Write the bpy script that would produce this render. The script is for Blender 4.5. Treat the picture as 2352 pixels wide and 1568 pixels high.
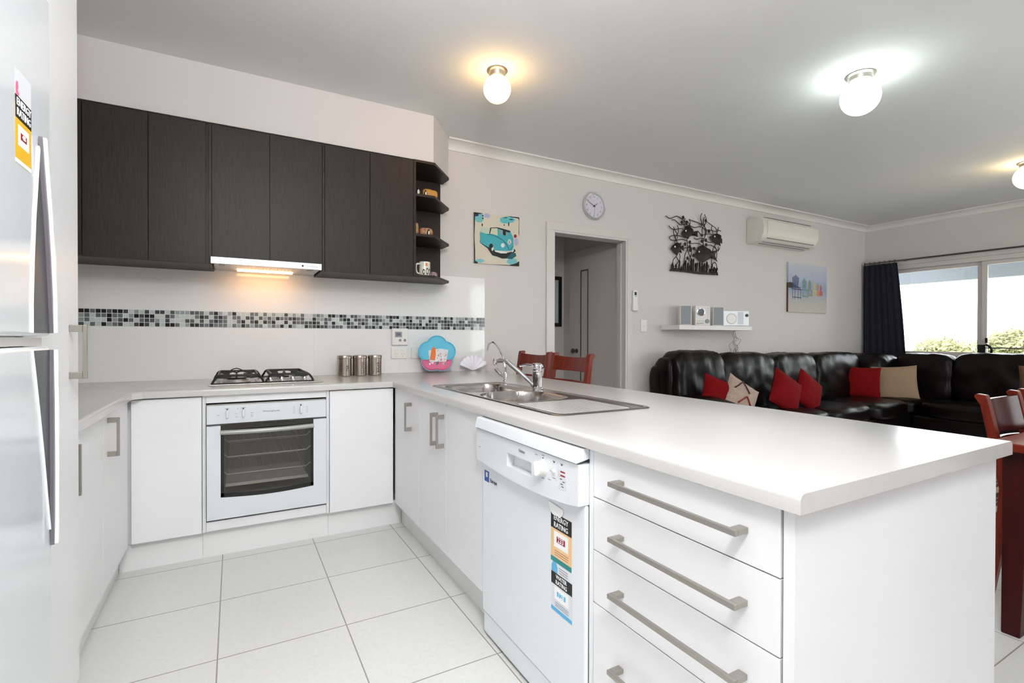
import bpy, bmesh, math, random
from mathutils import Vector, Matrix, noise
R = math.radians
random.seed(7)
for o in list(bpy.data.objects): bpy.data.objects.remove(o)
scene = bpy.context.scene
col = scene.collection

# ------------------------------------------------------------------ camera, world, exposure
cam_d = bpy.data.cameras.new('camera'); cam_d.sensor_width = 36.0; cam_d.lens = 17.553
cam_d.clip_start = 0.05; cam_d.clip_end = 200
cam = bpy.data.objects.new('camera', cam_d); col.objects.link(cam)
yaw, pitch, roll = -0.508282, -0.0071516, 0.0023488
fw = Vector((-math.sin(yaw)*math.cos(pitch), math.cos(yaw)*math.cos(pitch), math.sin(pitch)))
rt = Vector((math.cos(yaw), math.sin(yaw), 0)); up = rt.cross(fw)
rt2 = rt*math.cos(roll)+up*math.sin(roll); up2 = up*math.cos(roll)-rt*math.sin(roll)
cam.matrix_world = Matrix(((rt2.x, up2.x, -fw.x, -0.96879), (rt2.y, up2.y, -fw.y, -3.74766), (rt2.z, up2.z, -fw.z, 1.16696), (0, 0, 0, 1)))
scene.camera = cam

# powers
EXPO = 0.25
PW = dict(world=5.0, lamps=1.3, hood=0.8, bounce_near=50, bounce_kitchen=42, flash=26, window=10, bounce_dining=26)
world = bpy.data.worlds.new('overcast_sky'); scene.world = world; world.use_nodes = True
bg = world.node_tree.nodes['Background']
bg.inputs[0].default_value = (0.93, 0.97, 1.0, 1); bg.inputs[1].default_value = PW['world']
scene.view_settings.view_transform = 'Standard'; scene.view_settings.look = 'None'
scene.view_settings.gamma = 1.0; scene.view_settings.use_curve_mapping = False
scene.view_settings.exposure = EXPO

def area(name, loc, target, sx, sy, power, color):
    l = bpy.data.lights.new(name, 'AREA'); l.shape = 'RECTANGLE'; l.size = sx; l.size_y = sy
    l.energy = power; l.color = color
    o = bpy.data.objects.new(name, l); col.objects.link(o); o.location = loc
    d = Vector(target)-Vector(loc); o.rotation_euler = d.to_track_quat('-Z', 'Y').to_euler()
    return o
# daylight through the lounge window, the photographer's flash, and added ceiling fill
area('lounge_window_daylight', (7.0, -1.9, 1.45), (0, -1.9, 1.2), 2.8, 1.2, PW['window'], (0.95, 0.98, 1.0))
area('bounce_flash_near', (-0.6, -4.3, 1.9), (-0.6, -4.3001, 2.735), 0.4, 0.4, PW['bounce_near'], (0.95, 0.98, 1.0))
area('bounce_fill_kitchen', (-0.6, -3.2, 2.2), (-0.6, -3.2001, 2.735), 0.4, 0.4, PW['bounce_kitchen'], (0.95, 0.98, 1.0))  # unseen fill lamp, added to even out the kitchen light
area('bounce_fill_dining', (3.2, -4.4, 1.9), (3.2, -4.4001, 2.735), 0.5, 0.5, PW['bounce_dining'], (0.95, 0.98, 1.0))  # unseen fill lamp, added to brighten the dining side and window wall
area('camera_flash', (-0.85, -3.9, 2.35), (0.3, -0.6, 1.5), 0.4, 0.4, PW['flash'], (1.0, 0.99, 0.97))

# ------------------------------------------------------------------ materials
def lin(c):
    out = []
    for v in c[:3]:
        v = v/255.0
        out.append(v/12.92 if v <= 0.04045 else ((v+0.055)/1.055)**2.4)
    return (*out, 1)
def mat(name, c, rough=0.5, metal=0.0, spec=0.5, coat=0.0, bump=0.0, bscale=60.0, var=0.0, vscale=5.0, stretch=None, emit=None, sheen=0.0, c2=None):
    m = bpy.data.materials.new(name); m.use_nodes = True
    nt = m.node_tree; b = nt.nodes['Principled BSDF']
    b.inputs['Base Color'].default_value = lin(c); b.inputs['Roughness'].default_value = rough
    b.inputs['Metallic'].default_value = metal; b.inputs['Specular IOR Level'].default_value = spec
    b.inputs['Coat Weight'].default_value = coat; b.inputs['Coat Roughness'].default_value = 0.08
    b.inputs['Sheen Weight'].default_value = sheen
    if emit:
        b.inputs['Emission Color'].default_value = lin(emit[0]); b.inputs['Emission Strength'].default_value = emit[1]
    tc = None
    def coords():
        t = nt.nodes.new('ShaderNodeTexCoord'); mp = nt.nodes.new('ShaderNodeMapping')
        nt.links.new(t.outputs['Object'], mp.inputs[0])
        if stretch: mp.inputs['Scale'].default_value = stretch
        return mp
    if var or c2:
        tc = coords(); n = nt.nodes.new('ShaderNodeTexNoise'); n.inputs['Scale'].default_value = vscale; n.inputs['Detail'].default_value = 5
        nt.links.new(tc.outputs[0], n.inputs[0])
        r = nt.nodes.new('ShaderNodeValToRGB'); nt.links.new(n.outputs[0], r.inputs[0])
        a = lin(c); k = lin(c2) if c2 else tuple(min(1, x*(1-var)) for x in a[:3])+(1,)
        r.color_ramp.elements[0].position = 0.35; r.color_ramp.elements[1].position = 0.65
        r.color_ramp.elements[0].color = k; r.color_ramp.elements[1].color = a
        nt.links.new(r.outputs[0], b.inputs['Base Color'])
    if bump:
        tc = tc or coords(); n = nt.nodes.new('ShaderNodeTexNoise'); n.inputs['Scale'].default_value = bscale; n.inputs['Detail'].default_value = 4
        nt.links.new(tc.outputs[0], n.inputs[0])
        bp = nt.nodes.new('ShaderNodeBump'); bp.inputs['Strength'].default_value = bump; bp.inputs['Distance'].default_value = 0.01
        nt.links.new(n.outputs[0], bp.inputs['Height']); nt.links.new(bp.outputs[0], b.inputs['Normal'])
    return m
M = {}
M['wall'] = mat('painted_wall', (216, 210, 208), 0.7, spec=0.3, bump=0.03, bscale=180)
M['ceiling'] = mat('ceiling_paint', (226, 226, 226), 0.8, spec=0.2, bump=0.02, bscale=150)
M['trim'] = mat('trim_gloss_paint', (216, 210, 207), 0.35)
M['trim_white'] = mat('cornice_paint', (232, 228, 224), 0.5)
M['white'] = mat('white_laminate_door', (238, 238, 240), 0.36, spec=0.4)
M['carcass'] = mat('white_carcass_board', (228, 228, 230), 0.4)
M['kick'] = mat('white_kickboard', (238, 238, 238), 0.3)
M['gap'] = mat('shadow_gap_grey', (60, 60, 62), 0.8)
M['bench'] = mat('pale_laminate_worktop', (204, 202, 200), 0.2, spec=0.6, var=0.05, vscale=420)
M['espresso'] = mat('espresso_woodgrain_laminate', (50, 40, 37), 0.45, spec=0.3, c2=(38, 30, 28), vscale=14, stretch=(14, 14, 0.7), bump=0.05, bscale=20)
M['tile'] = mat('glossy_white_wall_tile', (236, 236, 236), 0.07, spec=0.6)
M['grout'] = mat('white_grout', (222, 224, 224), 0.7)
for i, c in enumerate([(28, 26, 30), (78, 80, 84), (112, 116, 118), (160, 168, 168), (205, 214, 212), (92, 94, 98), (214, 222, 220)]):
    M['mos%d' % i] = mat('mosaic_glass_%s' % 'abcdefg'[i], c, 0.15, spec=0.6, var=0.25, vscale=150)
M['steel'] = mat('brushed_steel', (190, 186, 182), 0.26, 1.0, bump=0.02, bscale=400)
M['handle'] = mat('satin_nickel_handle', (168, 163, 156), 0.36, 0.85)
M['chrome'] = mat('polished_chrome', (225, 226, 230), 0.06, 1.0)
M['oven_handle'] = mat('oven_handle_aluminium', (176, 176, 174), 0.45, 0.5)
M['railred'] = mat('glossy_dark_chair_back', (62, 8, 6), 0.22, spec=0.5)
M['rack'] = mat('bright_rack_wire', (235, 235, 232), 0.3)
M['dchrome'] = mat('dark_steel', (120, 115, 112), 0.3, 1.0)
M['canister'] = mat('brushed_canister_steel', (176, 166, 156), 0.25, 1.0, bump=0.03, bscale=60, stretch=(1, 1, 30))
M['alu'] = mat('silver_aluminium', (212, 212, 214), 0.3, 0.7)
M['iron'] = mat('black_cast_iron', (18, 20, 20), 0.45)
M['black'] = mat('black_plastic', (10, 10, 12), 0.35)
M['matblack'] = mat('matt_black', (12, 11, 12), 0.7)
M['appliance'] = mat('white_enamel', (236, 240, 244), 0.16, spec=0.55)
M['fridge'] = mat('gloss_fridge_enamel', (222, 225, 228), 0.12, spec=0.55)
M['fridge_rim'] = mat('white_fridge_trim', (244, 248, 248), 0.2)
M['recess'] = mat('grey_handle_recess', (72, 72, 76), 0.35)
M['purple'] = mat('mauve_handle_edge', (112, 106, 114), 0.4)
M['ovenwhite'] = mat('oven_white_glass', (222, 228, 231), 0.08, spec=0.6)
M['plastic'] = mat('white_plastic', (236, 234, 230), 0.35)
M['plastic_warm'] = mat('cream_plastic', (228, 223, 216), 0.38)
M['grey'] = mat('grey_plastic', (150, 152, 155), 0.4)
M['lcd'] = mat('lcd_screen', (110, 116, 122), 0.2)
M['text'] = mat('grey_print', (120, 122, 128), 0.6)
M['textdark'] = mat('dark_print', (30, 30, 34), 0.6)
M['textwhite'] = mat('white_print', (250, 250, 250), 0.6)
M['leather'] = mat('dark_brown_leather', (14, 7, 7), 0.34, spec=0.22, bump=0.3, bscale=9, c2=(9, 5, 5), vscale=6)
M['navy'] = mat('navy_curtain_fabric', (9, 15, 36), 0.85, sheen=0.1, bump=0.05, bscale=200)
M['red'] = mat('red_cushion_cotton', (118, 2, 7), 0.9, bump=0.05, bscale=25, spec=0.2)
M['tan'] = mat('taupe_cushion_linen', (160, 134, 108), 0.9, bump=0.2, bscale=30, var=0.12, vscale=90)
M['taupe'] = mat('brown_cushion_fabric', (108, 74, 54), 0.9, bump=0.2, bscale=30)
M['wood'] = mat('red_mahogany_wood', (124, 36, 10), 0.28, spec=0.35, c2=(96, 22, 6), vscale=7, stretch=(6, 6, 0.6))
M['wooddark'] = mat('deep_red_mahogany', (58, 4, 4), 0.4, spec=0.25, c2=(44, 3, 3), vscale=6, stretch=(5, 5, 0.5))
M['shell'] = mat('pearly_shell_porcelain', (242, 240, 248), 0.22, spec=0.5)
M['bronze'] = mat('dark_bronze_metal', (32, 16, 16), 0.5, 0.3)
M['eye'] = mat('bright_eye_dot', (240, 240, 240), 0.4)
M['darkred'] = mat('dark_red_enamel', (70, 10, 14), 0.5)
for n, c in dict(teal=(96, 190, 196), teal2=(120, 188, 196), van=(66, 170, 182), tealdark=(22, 92, 104), roof=(190, 206, 184), cream=(214, 206, 188), lilac=(176, 176, 206), navyp=(26, 38, 84), pane=(206, 206, 180), pane2=(120, 160, 164), redp=(150, 20, 30), whitep=(232, 234, 228), blackp=(16, 18, 22),
                 pink=(222, 110, 150), pinkl=(236, 160, 180), cyan=(96, 192, 222), orange=(226, 120, 60), orangel=(232, 190, 140), yellow=(232, 180, 30), blue=(92, 178, 226), eblue=(52, 84, 160), ember=(240, 200, 150), tealband=(40, 140, 140), olive=(130, 140, 100), yel=(206, 190, 120), ora=(220, 130, 90), rd=(200, 70, 70), nv=(50, 60, 104), tl=(90, 140, 140), sand=(206, 202, 196), sky=(180, 188, 204), palegrey=(226, 228, 232), rust=(150, 90, 70), drift=(196, 140, 62), mbrown=(96, 60, 40)).items():
    M[n] = mat('paint_'+n, c, 0.55)
def glow(name, c, s):
    m = bpy.data.materials.new(name); m.use_nodes = True; nt = m.node_tree
    b = nt.nodes['Principled BSDF']; b.inputs['Base Color'].default_value = (0.9, 0.9, 0.9, 1); b.inputs['Roughness'].default_value = 0.3
    b.inputs['Emission Color'].default_value = lin(c); b.inputs['Emission Strength'].default_value = s
    return m
M['glow_warm'] = glow('lit_opal_glass_warm', (255, 206, 130), 9*PW['lamps'])
M['glow_cool'] = glow('lit_opal_glass_cool', (236, 255, 246), 9*PW['lamps'])
M['glow_cream'] = glow('lit_opal_glass_cream', (255, 226, 170), 8*PW['lamps'])
M['glow_hood'] = glow('lit_hood_tube', (255, 190, 120), 16*PW['hood'])
def thinglass(name, tint, refl=0.12):
    m = bpy.data.materials.new(name); m.use_nodes = True; nt = m.node_tree; nt.nodes.clear()
    o = nt.nodes.new('ShaderNodeOutputMaterial'); t = nt.nodes.new('ShaderNodeBsdfTransparent'); g = nt.nodes.new('ShaderNodeBsdfGlossy')
    t.inputs[0].default_value = (*tint, 1); g.inputs['Roughness'].default_value = 0.03
    mx = nt.nodes.new('ShaderNodeMixShader'); fr = nt.nodes.new('ShaderNodeFresnel'); fr.inputs[0].default_value = 1.45
    mu = nt.nodes.new('ShaderNodeMath'); mu.operation = 'MULTIPLY_ADD'; mu.inputs[1].default_value = 1.0; mu.inputs[2].default_value = refl*0.2
    nt.links.new(fr.outputs[0], mu.inputs[0]); nt.links.new(mu.outputs[0], mx.inputs[0])
    nt.links.new(t.outputs[0], mx.inputs[1]); nt.links.new(g.outputs[0], mx.inputs[2]); nt.links.new(mx.outputs[0], o.inputs[0])
    return m
M['glass'] = thinglass('window_glass', (0.97, 0.98, 0.97))
M['ovenglass'] = thinglass('oven_door_glass', (0.84, 0.83, 0.81), 0.0)
def tilemat():
    m = bpy.data.materials.new('pale_porcelain_floor_tile'); m.use_nodes = True; nt = m.node_tree; b = nt.nodes['Principled BSDF']
    t = nt.nodes.new('ShaderNodeTexCoord'); mp = nt.nodes.new('ShaderNodeMapping'); nt.links.new(t.outputs['Object'], mp.inputs[0])
    mp.inputs['Location'].default_value = (1.155/0.4515, 1.112/0.46, 0); mp.inputs['Scale'].default_value = (1/0.4515, 1/0.46, 1)
    br = nt.nodes.new('ShaderNodeTexBrick'); nt.links.new(mp.outputs[0], br.inputs[0])
    br.offset = 0; br.squash = 1; br.inputs['Scale'].default_value = 1; br.inputs['Brick Width'].default_value = 1; br.inputs['Row Height'].default_value = 1
    br.inputs['Mortar Size'].default_value = 0.0055; br.inputs['Mortar Smooth'].default_value = 0.1; br.inputs['Bias'].default_value = 0
    br.inputs['Color1'].default_value = lin((228, 228, 225)); br.inputs['Color2'].default_value = lin((225, 225, 222)); br.inputs['Mortar'].default_value = lin((158, 152, 142))
    n = nt.nodes.new('ShaderNodeTexNoise'); n.inputs['Scale'].default_value = 60; n.inputs['Detail'].default_value = 6; nt.links.new(t.outputs['Object'], n.inputs[0])
    mx = nt.nodes.new('ShaderNodeMix'); mx.data_type = 'RGBA'; mx.blend_type = 'MULTIPLY'; mx.inputs[0].default_value = 0.14
    nt.links.new(br.outputs[0], mx.inputs[6]); nt.links.new(n.outputs[0], mx.inputs[7]); nt.links.new(mx.outputs[2], b.inputs['Base Color'])
    b.inputs['Roughness'].default_value = 0.42
    bp = nt.nodes.new('ShaderNodeBump'); bp.inputs['Strength'].default_value = 0.2; bp.inputs['Distance'].default_value = 0.003; bp.invert = True
    nt.links.new(br.outputs['Fac'], bp.inputs['Height']); nt.links.new(bp.outputs[0], b.inputs['Normal'])
    return m
M['floor'] = tilemat()
def stripemat():
    m = bpy.data.materials.new('striped_seat_fabric'); m.use_nodes = True; nt = m.node_tree; b = nt.nodes['Principled BSDF']
    t = nt.nodes.new('ShaderNodeTexCoord'); s = nt.nodes.new('ShaderNodeSeparateXYZ'); nt.links.new(t.outputs['Object'], s.inputs[0])
    a = nt.nodes.new('ShaderNodeMath'); a.operation = 'ADD'; nt.links.new(s.outputs[1], a.inputs[0]); nt.links.new(s.outputs[2], a.inputs[1])
    f = nt.nodes.new('ShaderNodeMath'); f.operation = 'MULTIPLY'; f.inputs[1].default_value = 9.0; nt.links.new(a.outputs[0], f.inputs[0])
    g = nt.nodes.new('ShaderNodeMath'); g.operation = 'FRACT'; nt.links.new(f.outputs[0], g.inputs[0])
    r = nt.nodes.new('ShaderNodeValToRGB'); r.color_ramp.interpolation = 'CONSTANT'; nt.links.new(g.outputs[0], r.inputs[0])
    e = r.color_ramp.elements; e[0].position = 0; e[0].color = lin((190, 170, 140)); e[1].position = 0.32; e[1].color = lin((80, 14, 34))
    for p, c in ((0.5, (196, 160, 140)), (0.54, (80, 14, 34)), (0.7, (190, 150, 130)), (0.74, (60, 10, 24)), (0.9, (20, 10, 14))):
        k = e.new(p); k.color = lin(c)
    nt.links.new(r.outputs[0], b.inputs['Base Color']); b.inputs['Roughness'].default_value = 0.85
    return m
M['stripe'] = stripemat()
def canvasmat():   # hazy seaside wash: sky above, pale wet sand below (the artwork's own colours)
    m = bpy.data.materials.new('seaside_canvas_print'); m.use_nodes = True; nt = m.node_tree; b = nt.nodes['Principled BSDF']
    t = nt.nodes.new('ShaderNodeTexCoord'); s = nt.nodes.new('ShaderNodeSeparateXYZ'); nt.links.new(t.outputs['Object'], s.inputs[0])
    n = nt.nodes.new('ShaderNodeTexNoise'); n.inputs['Scale'].default_value = 9; n.inputs['Detail'].default_value = 6; nt.links.new(t.outputs['Object'], n.inputs[0])
    a = nt.nodes.new('ShaderNodeMath'); a.operation = 'MULTIPLY_ADD'; a.inputs[1].default_value = 0.16; nt.links.new(n.outputs[0], a.inputs[0]); nt.links.new(s.outputs[2], a.inputs[2])
    r = nt.nodes.new('ShaderNodeValToRGB'); nt.links.new(a.outputs[0], r.inputs[0]); e = r.color_ramp.elements
    e[0].position = 0.0; e[0].color = lin((204, 198, 192)); e[1].position = 0.7; e[1].color = lin((200, 204, 212))
    for p, c in ((0.16, (196, 188, 180)), (0.28, (176, 180, 188)), (0.38, (150, 162, 184)), (0.5, (178, 186, 206))):
        k = e.new(p); k.color = lin(c)
    nt.links.new(r.outputs[0], b.inputs['Base Color']); b.inputs['Roughness'].default_value = 0.8
    return m
M['canvas'] = canvasmat()
M['soffit'] = mat('eave_soffit_paint', (150, 156, 166), 0.7)
M['leaf'] = mat('pale_foliage', (176, 176, 128), 0.8, c2=(150, 152, 112), vscale=3)  # leaf colour paled so the crowns look overexposed
M['leaf2'] = mat('grey_green_foliage', (168, 168, 156), 0.8, c2=(146, 146, 138), vscale=3)
M['bark'] = mat('grey_bark', (96, 84, 72), 0.9, bump=0.3)
M['lawn'] = mat('dry_lawn', (150, 150, 110), 0.9, var=0.3, vscale=2)

# ------------------------------------------------------------------ mesh helpers
ORG = {}
class MB:
    def __init__(s): s.v = []; s.f = []; s.m = []; s.mi = 0
    def add(s, vs, fs, mi=None):
        n = len(s.v); s.v += [Vector(v) for v in vs]; s.f += [tuple(i+n for i in f) for f in fs]; s.m += [s.mi if mi is None else mi]*len(fs); return s
    def box(s, x0, y0, z0, x1, y1, z1, mi=None):
        x0, x1 = sorted((x0, x1)); y0, y1 = sorted((y0, y1)); z0, z1 = sorted((z0, z1))
        return s.add([(x, y, z) for z in (z0, z1) for y in (y0, y1) for x in (x0, x1)], [(0, 2, 3, 1), (4, 5, 7, 6), (0, 1, 5, 4), (2, 6, 7, 3), (0, 4, 6, 2), (1, 3, 7, 5)], mi)
    def prism(s, pts, axis, a, b, mi=None):
        def P(p, h): return (h, p[0], p[1]) if axis == 'x' else (p[0], h, p[1]) if axis == 'y' else (p[0], p[1], h)
        n = len(pts)
        ar = sum(pts[i][0]*pts[(i+1) % n][1]-pts[(i+1) % n][0]*pts[i][1] for i in range(n))
        if (ar > 0) == (axis == 'y'): pts = pts[::-1]
        a, b = sorted((a, b))
        vs = [P(p, a) for p in pts]+[P(p, b) for p in pts]
        return s.add(vs, [tuple(range(n))[::-1], tuple(range(n, 2*n))]+[(i, (i+1) % n, n+(i+1) % n, n+i) for i in range(n)], mi)
    def tube(s, pts, r, n=10, mi=None, caps=True, sx=1.0):
        pts = [Vector(p) for p in pts]; rr = r if isinstance(r, (list, tuple)) else [r]*len(pts)
        T = [((pts[min(i+1, len(pts)-1)]-pts[max(i-1, 0)]).normalized()) for i in range(len(pts))]
        u = T[0].orthogonal().normalized(); rings = []
        for i, p in enumerate(pts):
            if i: u = (u-T[i]*u.dot(T[i])).normalized()
            w = T[i].cross(u)
            rings += [p+(u*math.cos(2*math.pi*k/n)*sx+w*math.sin(2*math.pi*k/n))*rr[i] for k in range(n)]
        fs = [(i*n+k, i*n+(k+1) % n, (i+1)*n+(k+1) % n, (i+1)*n+k) for i in range(len(pts)-1) for k in range(n)]
        if caps: fs += [tuple(range(n))[::-1], tuple(range((len(pts)-1)*n, len(pts)*n))]
        return s.add(rings, fs, mi)
    def lathe(s, prof, c, axis='z', n=32, mi=None, caps=True):
        vs = []
        for r, h in prof:
            for k in range(n):
                a = 2*math.pi*k/n; p, q = r*math.cos(a), r*math.sin(a)
                v = (p, q, h) if axis == 'z' else (h, p, q) if axis == 'x' else (q, h, p)
                vs.append(Vector(v)+Vector(c))
        m = len(prof); fs = [(i*n+k, i*n+(k+1) % n, (i+1)*n+(k+1) % n, (i+1)*n+k) for i in range(m-1) for k in range(n)]
        if caps and prof[0][0] > 1e-5: fs.append(tuple(range(n))[::-1])
        if caps and prof[-1][0] > 1e-5: fs.append(tuple(range((m-1)*n, m*n)))
        return s.add(vs, fs, mi)
    def ball(s, c, rx, ry=None, rz=None, n=20, mi=None):
        ry = ry or rx; rz = rz or rx; m = n//2; vs = [Vector(c)+Vector((0, 0, -rz))]
        for i in range(1, m):
            a = -math.pi/2+math.pi*i/m
            vs += [Vector(c)+Vector((rx*math.cos(a)*math.cos(2*math.pi*k/n), ry*math.cos(a)*math.sin(2*math.pi*k/n), rz*math.sin(a))) for k in range(n)]
        vs.append(Vector(c)+Vector((0, 0, rz))); L = len(vs)-1
        fs = [(0, 1+(k+1) % n, 1+k) for k in range(n)]+[(1+i*n+k, 1+i*n+(k+1) % n, 1+(i+1)*n+(k+1) % n, 1+(i+1)*n+k) for i in range(m-2) for k in range(n)]+[(L, 1+(m-2)*n+k, 1+(m-2)*n+(k+1) % n) for k in range(n)]
        return s.add(vs, fs, mi)
    def puff(s, x0, y0, z0, x1, y1, z1, e=5, wr=0.0, n=14, seed=0, mi=None, f=None):
        c = Vector(((x0+x1)/2, (y0+y1)/2, (z0+z1)/2)); h = Vector((abs(x1-x0)/2, abs(y1-y0)/2, abs(z1-z0)/2))
        bm = bmesh.new(); bmesh.ops.create_cube(bm, size=2); bmesh.ops.subdivide_edges(bm, edges=bm.edges[:], cuts=n, use_grid_fill=True)
        for v in bm.verts:
            p = v.co; m_ = (abs(p.x)**e+abs(p.y)**e+abs(p.z)**e)**(1/e); q = p/m_
            w = Vector((q.x*h.x, q.y*h.y, q.z*h.z))+c
            if wr:
                d = noise.noise(w*7+Vector((seed*3.1, 0, 0)))+0.5*noise.noise(Vector((w.x*26, w.y*26, w.z*8))+Vector((seed, 5, 1)))
                w += p.normalized()*d*wr
            v.co = f(w) if f else w
        bm.verts.ensure_lookup_table(); bm.verts.index_update()
        s.add([v.co.copy() for v in bm.verts], [tuple(v.index for v in fa.verts) for fa in bm.faces], mi); bm.free(); return s
    def xf(s, mtx, start=0):
        for i in range(start, len(s.v)): s.v[i] = mtx @ s.v[i]
        return s
    def text(s, body, size, org, right, upv, mi=None, align='CENTER', ext=0.0004, sp=1.0, xs=1.0):
        cu = bpy.data.curves.new('t', 'FONT'); cu.body = body; cu.size = size; cu.align_x = align; cu.align_y = 'CENTER'; cu.extrude = ext; cu.resolution_u = 2; cu.space_character = sp
        ob = bpy.data.objects.new('t', cu); col.objects.link(ob); dg = bpy.context.evaluated_depsgraph_get(); dg.update()
        me = bpy.data.meshes.new_from_object(ob.evaluated_get(dg))
        r = Vector(right).normalized(); u = Vector(upv).normalized(); w = r.cross(u)
        s.add([Vector(org)+r*v.co.x*xs+u*v.co.y+w*(v.co.z+ext) for v in me.vertices], [tuple(p.vertices) for p in me.polygons], mi)
        bpy.data.objects.remove(ob); bpy.data.curves.remove(cu); bpy.data.meshes.remove(me); return s
    def build(s, name, mats, parent=None, bevel=0, seg=2, smooth=35, sub=0, solid=0):
        mats = mats if isinstance(mats, (list, tuple)) else [mats]
        if parent is None:
            xs = [v.x for v in s.v]; ys = [v.y for v in s.v]; zs = [v.z for v in s.v]
            org = Vector(((min(xs)+max(xs))/2, (min(ys)+max(ys))/2, min(zs)))
        else: org = ORG[parent.name]
        me = bpy.data.meshes.new(name); me.from_pydata([v-org for v in s.v], [], s.f)
        for m_ in mats: me.materials.append(M[m_] if isinstance(m_, str) else m_)
        for p, mi in zip(me.polygons, s.m): p.material_index = mi
        me.update()
        bm = bmesh.new(); bm.from_mesh(me); bmesh.ops.remove_doubles(bm, verts=bm.verts, dist=1e-5) if solid or sub else None
        bmesh.ops.recalc_face_normals(bm, faces=bm.faces); bm.to_mesh(me); bm.free()
        if smooth:
            me.polygons.foreach_set('use_smooth', [True]*len(me.polygons)); me.set_sharp_from_angle(angle=R(smooth))
        o = bpy.data.objects.new(name, me); col.objects.link(o)
        if parent is None: o.location = org
        else: o.parent = parent
        ORG[o.name] = org
        if solid: md = o.modifiers.new('s', 'SOLIDIFY'); md.thickness = solid; md.offset = 0
        if bevel: md = o.modifiers.new('b', 'BEVEL'); md.width = bevel; md.segments = seg; md.limit_method = 'ANGLE'; md.angle_limit = R(40); md.harden_normals = True
        if sub: md = o.modifiers.new('u', 'SUBSURF'); md.levels = sub; md.render_levels = sub
        return o
def tag(o, label=None, cat=None, group=None, kind=None):
    if label: o['label'] = label
    if cat: o['category'] = cat
    if group: o['group'] = group
    if kind: o['kind'] = kind
    return o
def thing(name, label, cat, loc, group=None, kind=None):
    o = bpy.data.objects.new(name, None); col.objects.link(o); o.location = loc; o.empty_display_size = 0.1
    ORG[o.name] = Vector(loc); return tag(o, label, cat, group, kind)
def struct(mb, name, mats, parent=None, **k):
    o = mb.build(name, mats, parent, **k); o['kind'] = 'structure'; return o
def copy_tree(o, parent=None):
    c = o.copy(); col.objects.link(c)
    if parent: c.parent = parent
    ORG[c.name] = ORG[o.name]
    for ch in list(o.children): copy_tree(ch, c)
    return c
def bez(pts, n=6):
    P = [Vector(p) for p in pts]; P = [P[0]*2-P[1]]+P+[P[-1]*2-P[-2]]; out = []
    for i in range(1, len(P)-2):
        for k in range(n):
            t = k/n; a, b, c, d = P[i-1:i+3]
            out.append(0.5*((2*b)+(c-a)*t+(2*a-5*b+4*c-d)*t*t+(3*b-a-3*c+d)*t**3))
    return out+[P[-2]]
FISH=[[(3.133,2.269),(3.149,2.292),(3.182,2.314),(3.185,2.347),(3.208,2.357),(3.248,2.359),(3.282,2.344),(3.309,2.328),(3.316,2.305),(3.344,2.313),(3.385,2.322),(3.378,2.288),(3.385,2.253),(3.351,2.261),(3.317,2.263),(3.29,2.26),(3.256,2.245),(3.236,2.217),(3.209,2.223),(3.169,2.229),(3.143,2.245)],[(2.975,2.09),(2.997,2.12),(3.032,2.146),(3.052,2.162),(3.078,2.169),(3.104,2.16),(3.133,2.174),(3.12,2.15),(3.13,2.132),(3.17,2.147),(3.169,2.121),(3.174,2.087),(3.137,2.1),(3.117,2.096),(3.141,2.06),(3.104,2.071),(3.085,2.053),(3.072,2.025),(3.046,2.046),(3.007,2.074)],[(3.564,2.271),(3.61,2.292),(3.646,2.315),(3.689,2.325),(3.741,2.315),(3.763,2.303),(3.755,2.282),(3.774,2.269),(3.774,2.22),(3.749,2.228),(3.734,2.211),(3.749,2.188),(3.705,2.204),(3.668,2.208),(3.632,2.226),(3.589,2.251)],[(3.335,2.06),(3.359,2.096),(3.379,2.112),(3.383,2.145),(3.421,2.165),(3.476,2.175),(3.526,2.153),(3.575,2.141),(3.604,2.117),(3.633,2.126),(3.698,2.139),(3.662,2.097),(3.662,2.063),(3.699,2.012),(3.634,2.041),(3.583,2.042),(3.527,2.013),(3.492,1.996),(3.457,1.984),(3.429,1.996),(3.387,2.012),(3.352,2.038)]]
EYES=[(3.182,2.296),(3.023,2.115),(3.63,2.282),(3.384,2.094)]
REEF=[(2.98,1.865),(2.992,1.903),(3.707,1.944),(3.707,1.885),(3.664,1.865),(3.43,1.86),(3.185,1.867)]
BLADES=[(3.014,1.951),(3.06,1.94),(3.118,1.986),(3.099,1.901),(3.145,1.923),(3.178,1.942),(3.204,1.993),(3.244,1.973),(3.258,1.931),(3.291,2.019),(3.325,2.021),(3.36,1.977),(3.387,1.983),(3.422,1.996),(3.457,1.998),(3.492,1.984),(3.534,2.004),(3.581,1.93),(3.62,1.981),(3.649,1.954),(3.67,1.941),(3.7,1.948),(3.312,1.992),(3.436,1.939)]
DOTS=[(3.142,2.385),(3.211,2.393),(3.161,2.438),(3.509,2.444),(3.447,2.398),(3.56,2.336),(3.447,2.281),(3.511,2.234),(3.448,2.216),(3.518,2.184),(3.263,2.189),(3.193,2.161),(3.26,2.137),(3.27,2.102),(3.328,2.126),(3.322,2.054),(3.231,2.016)]
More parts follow.
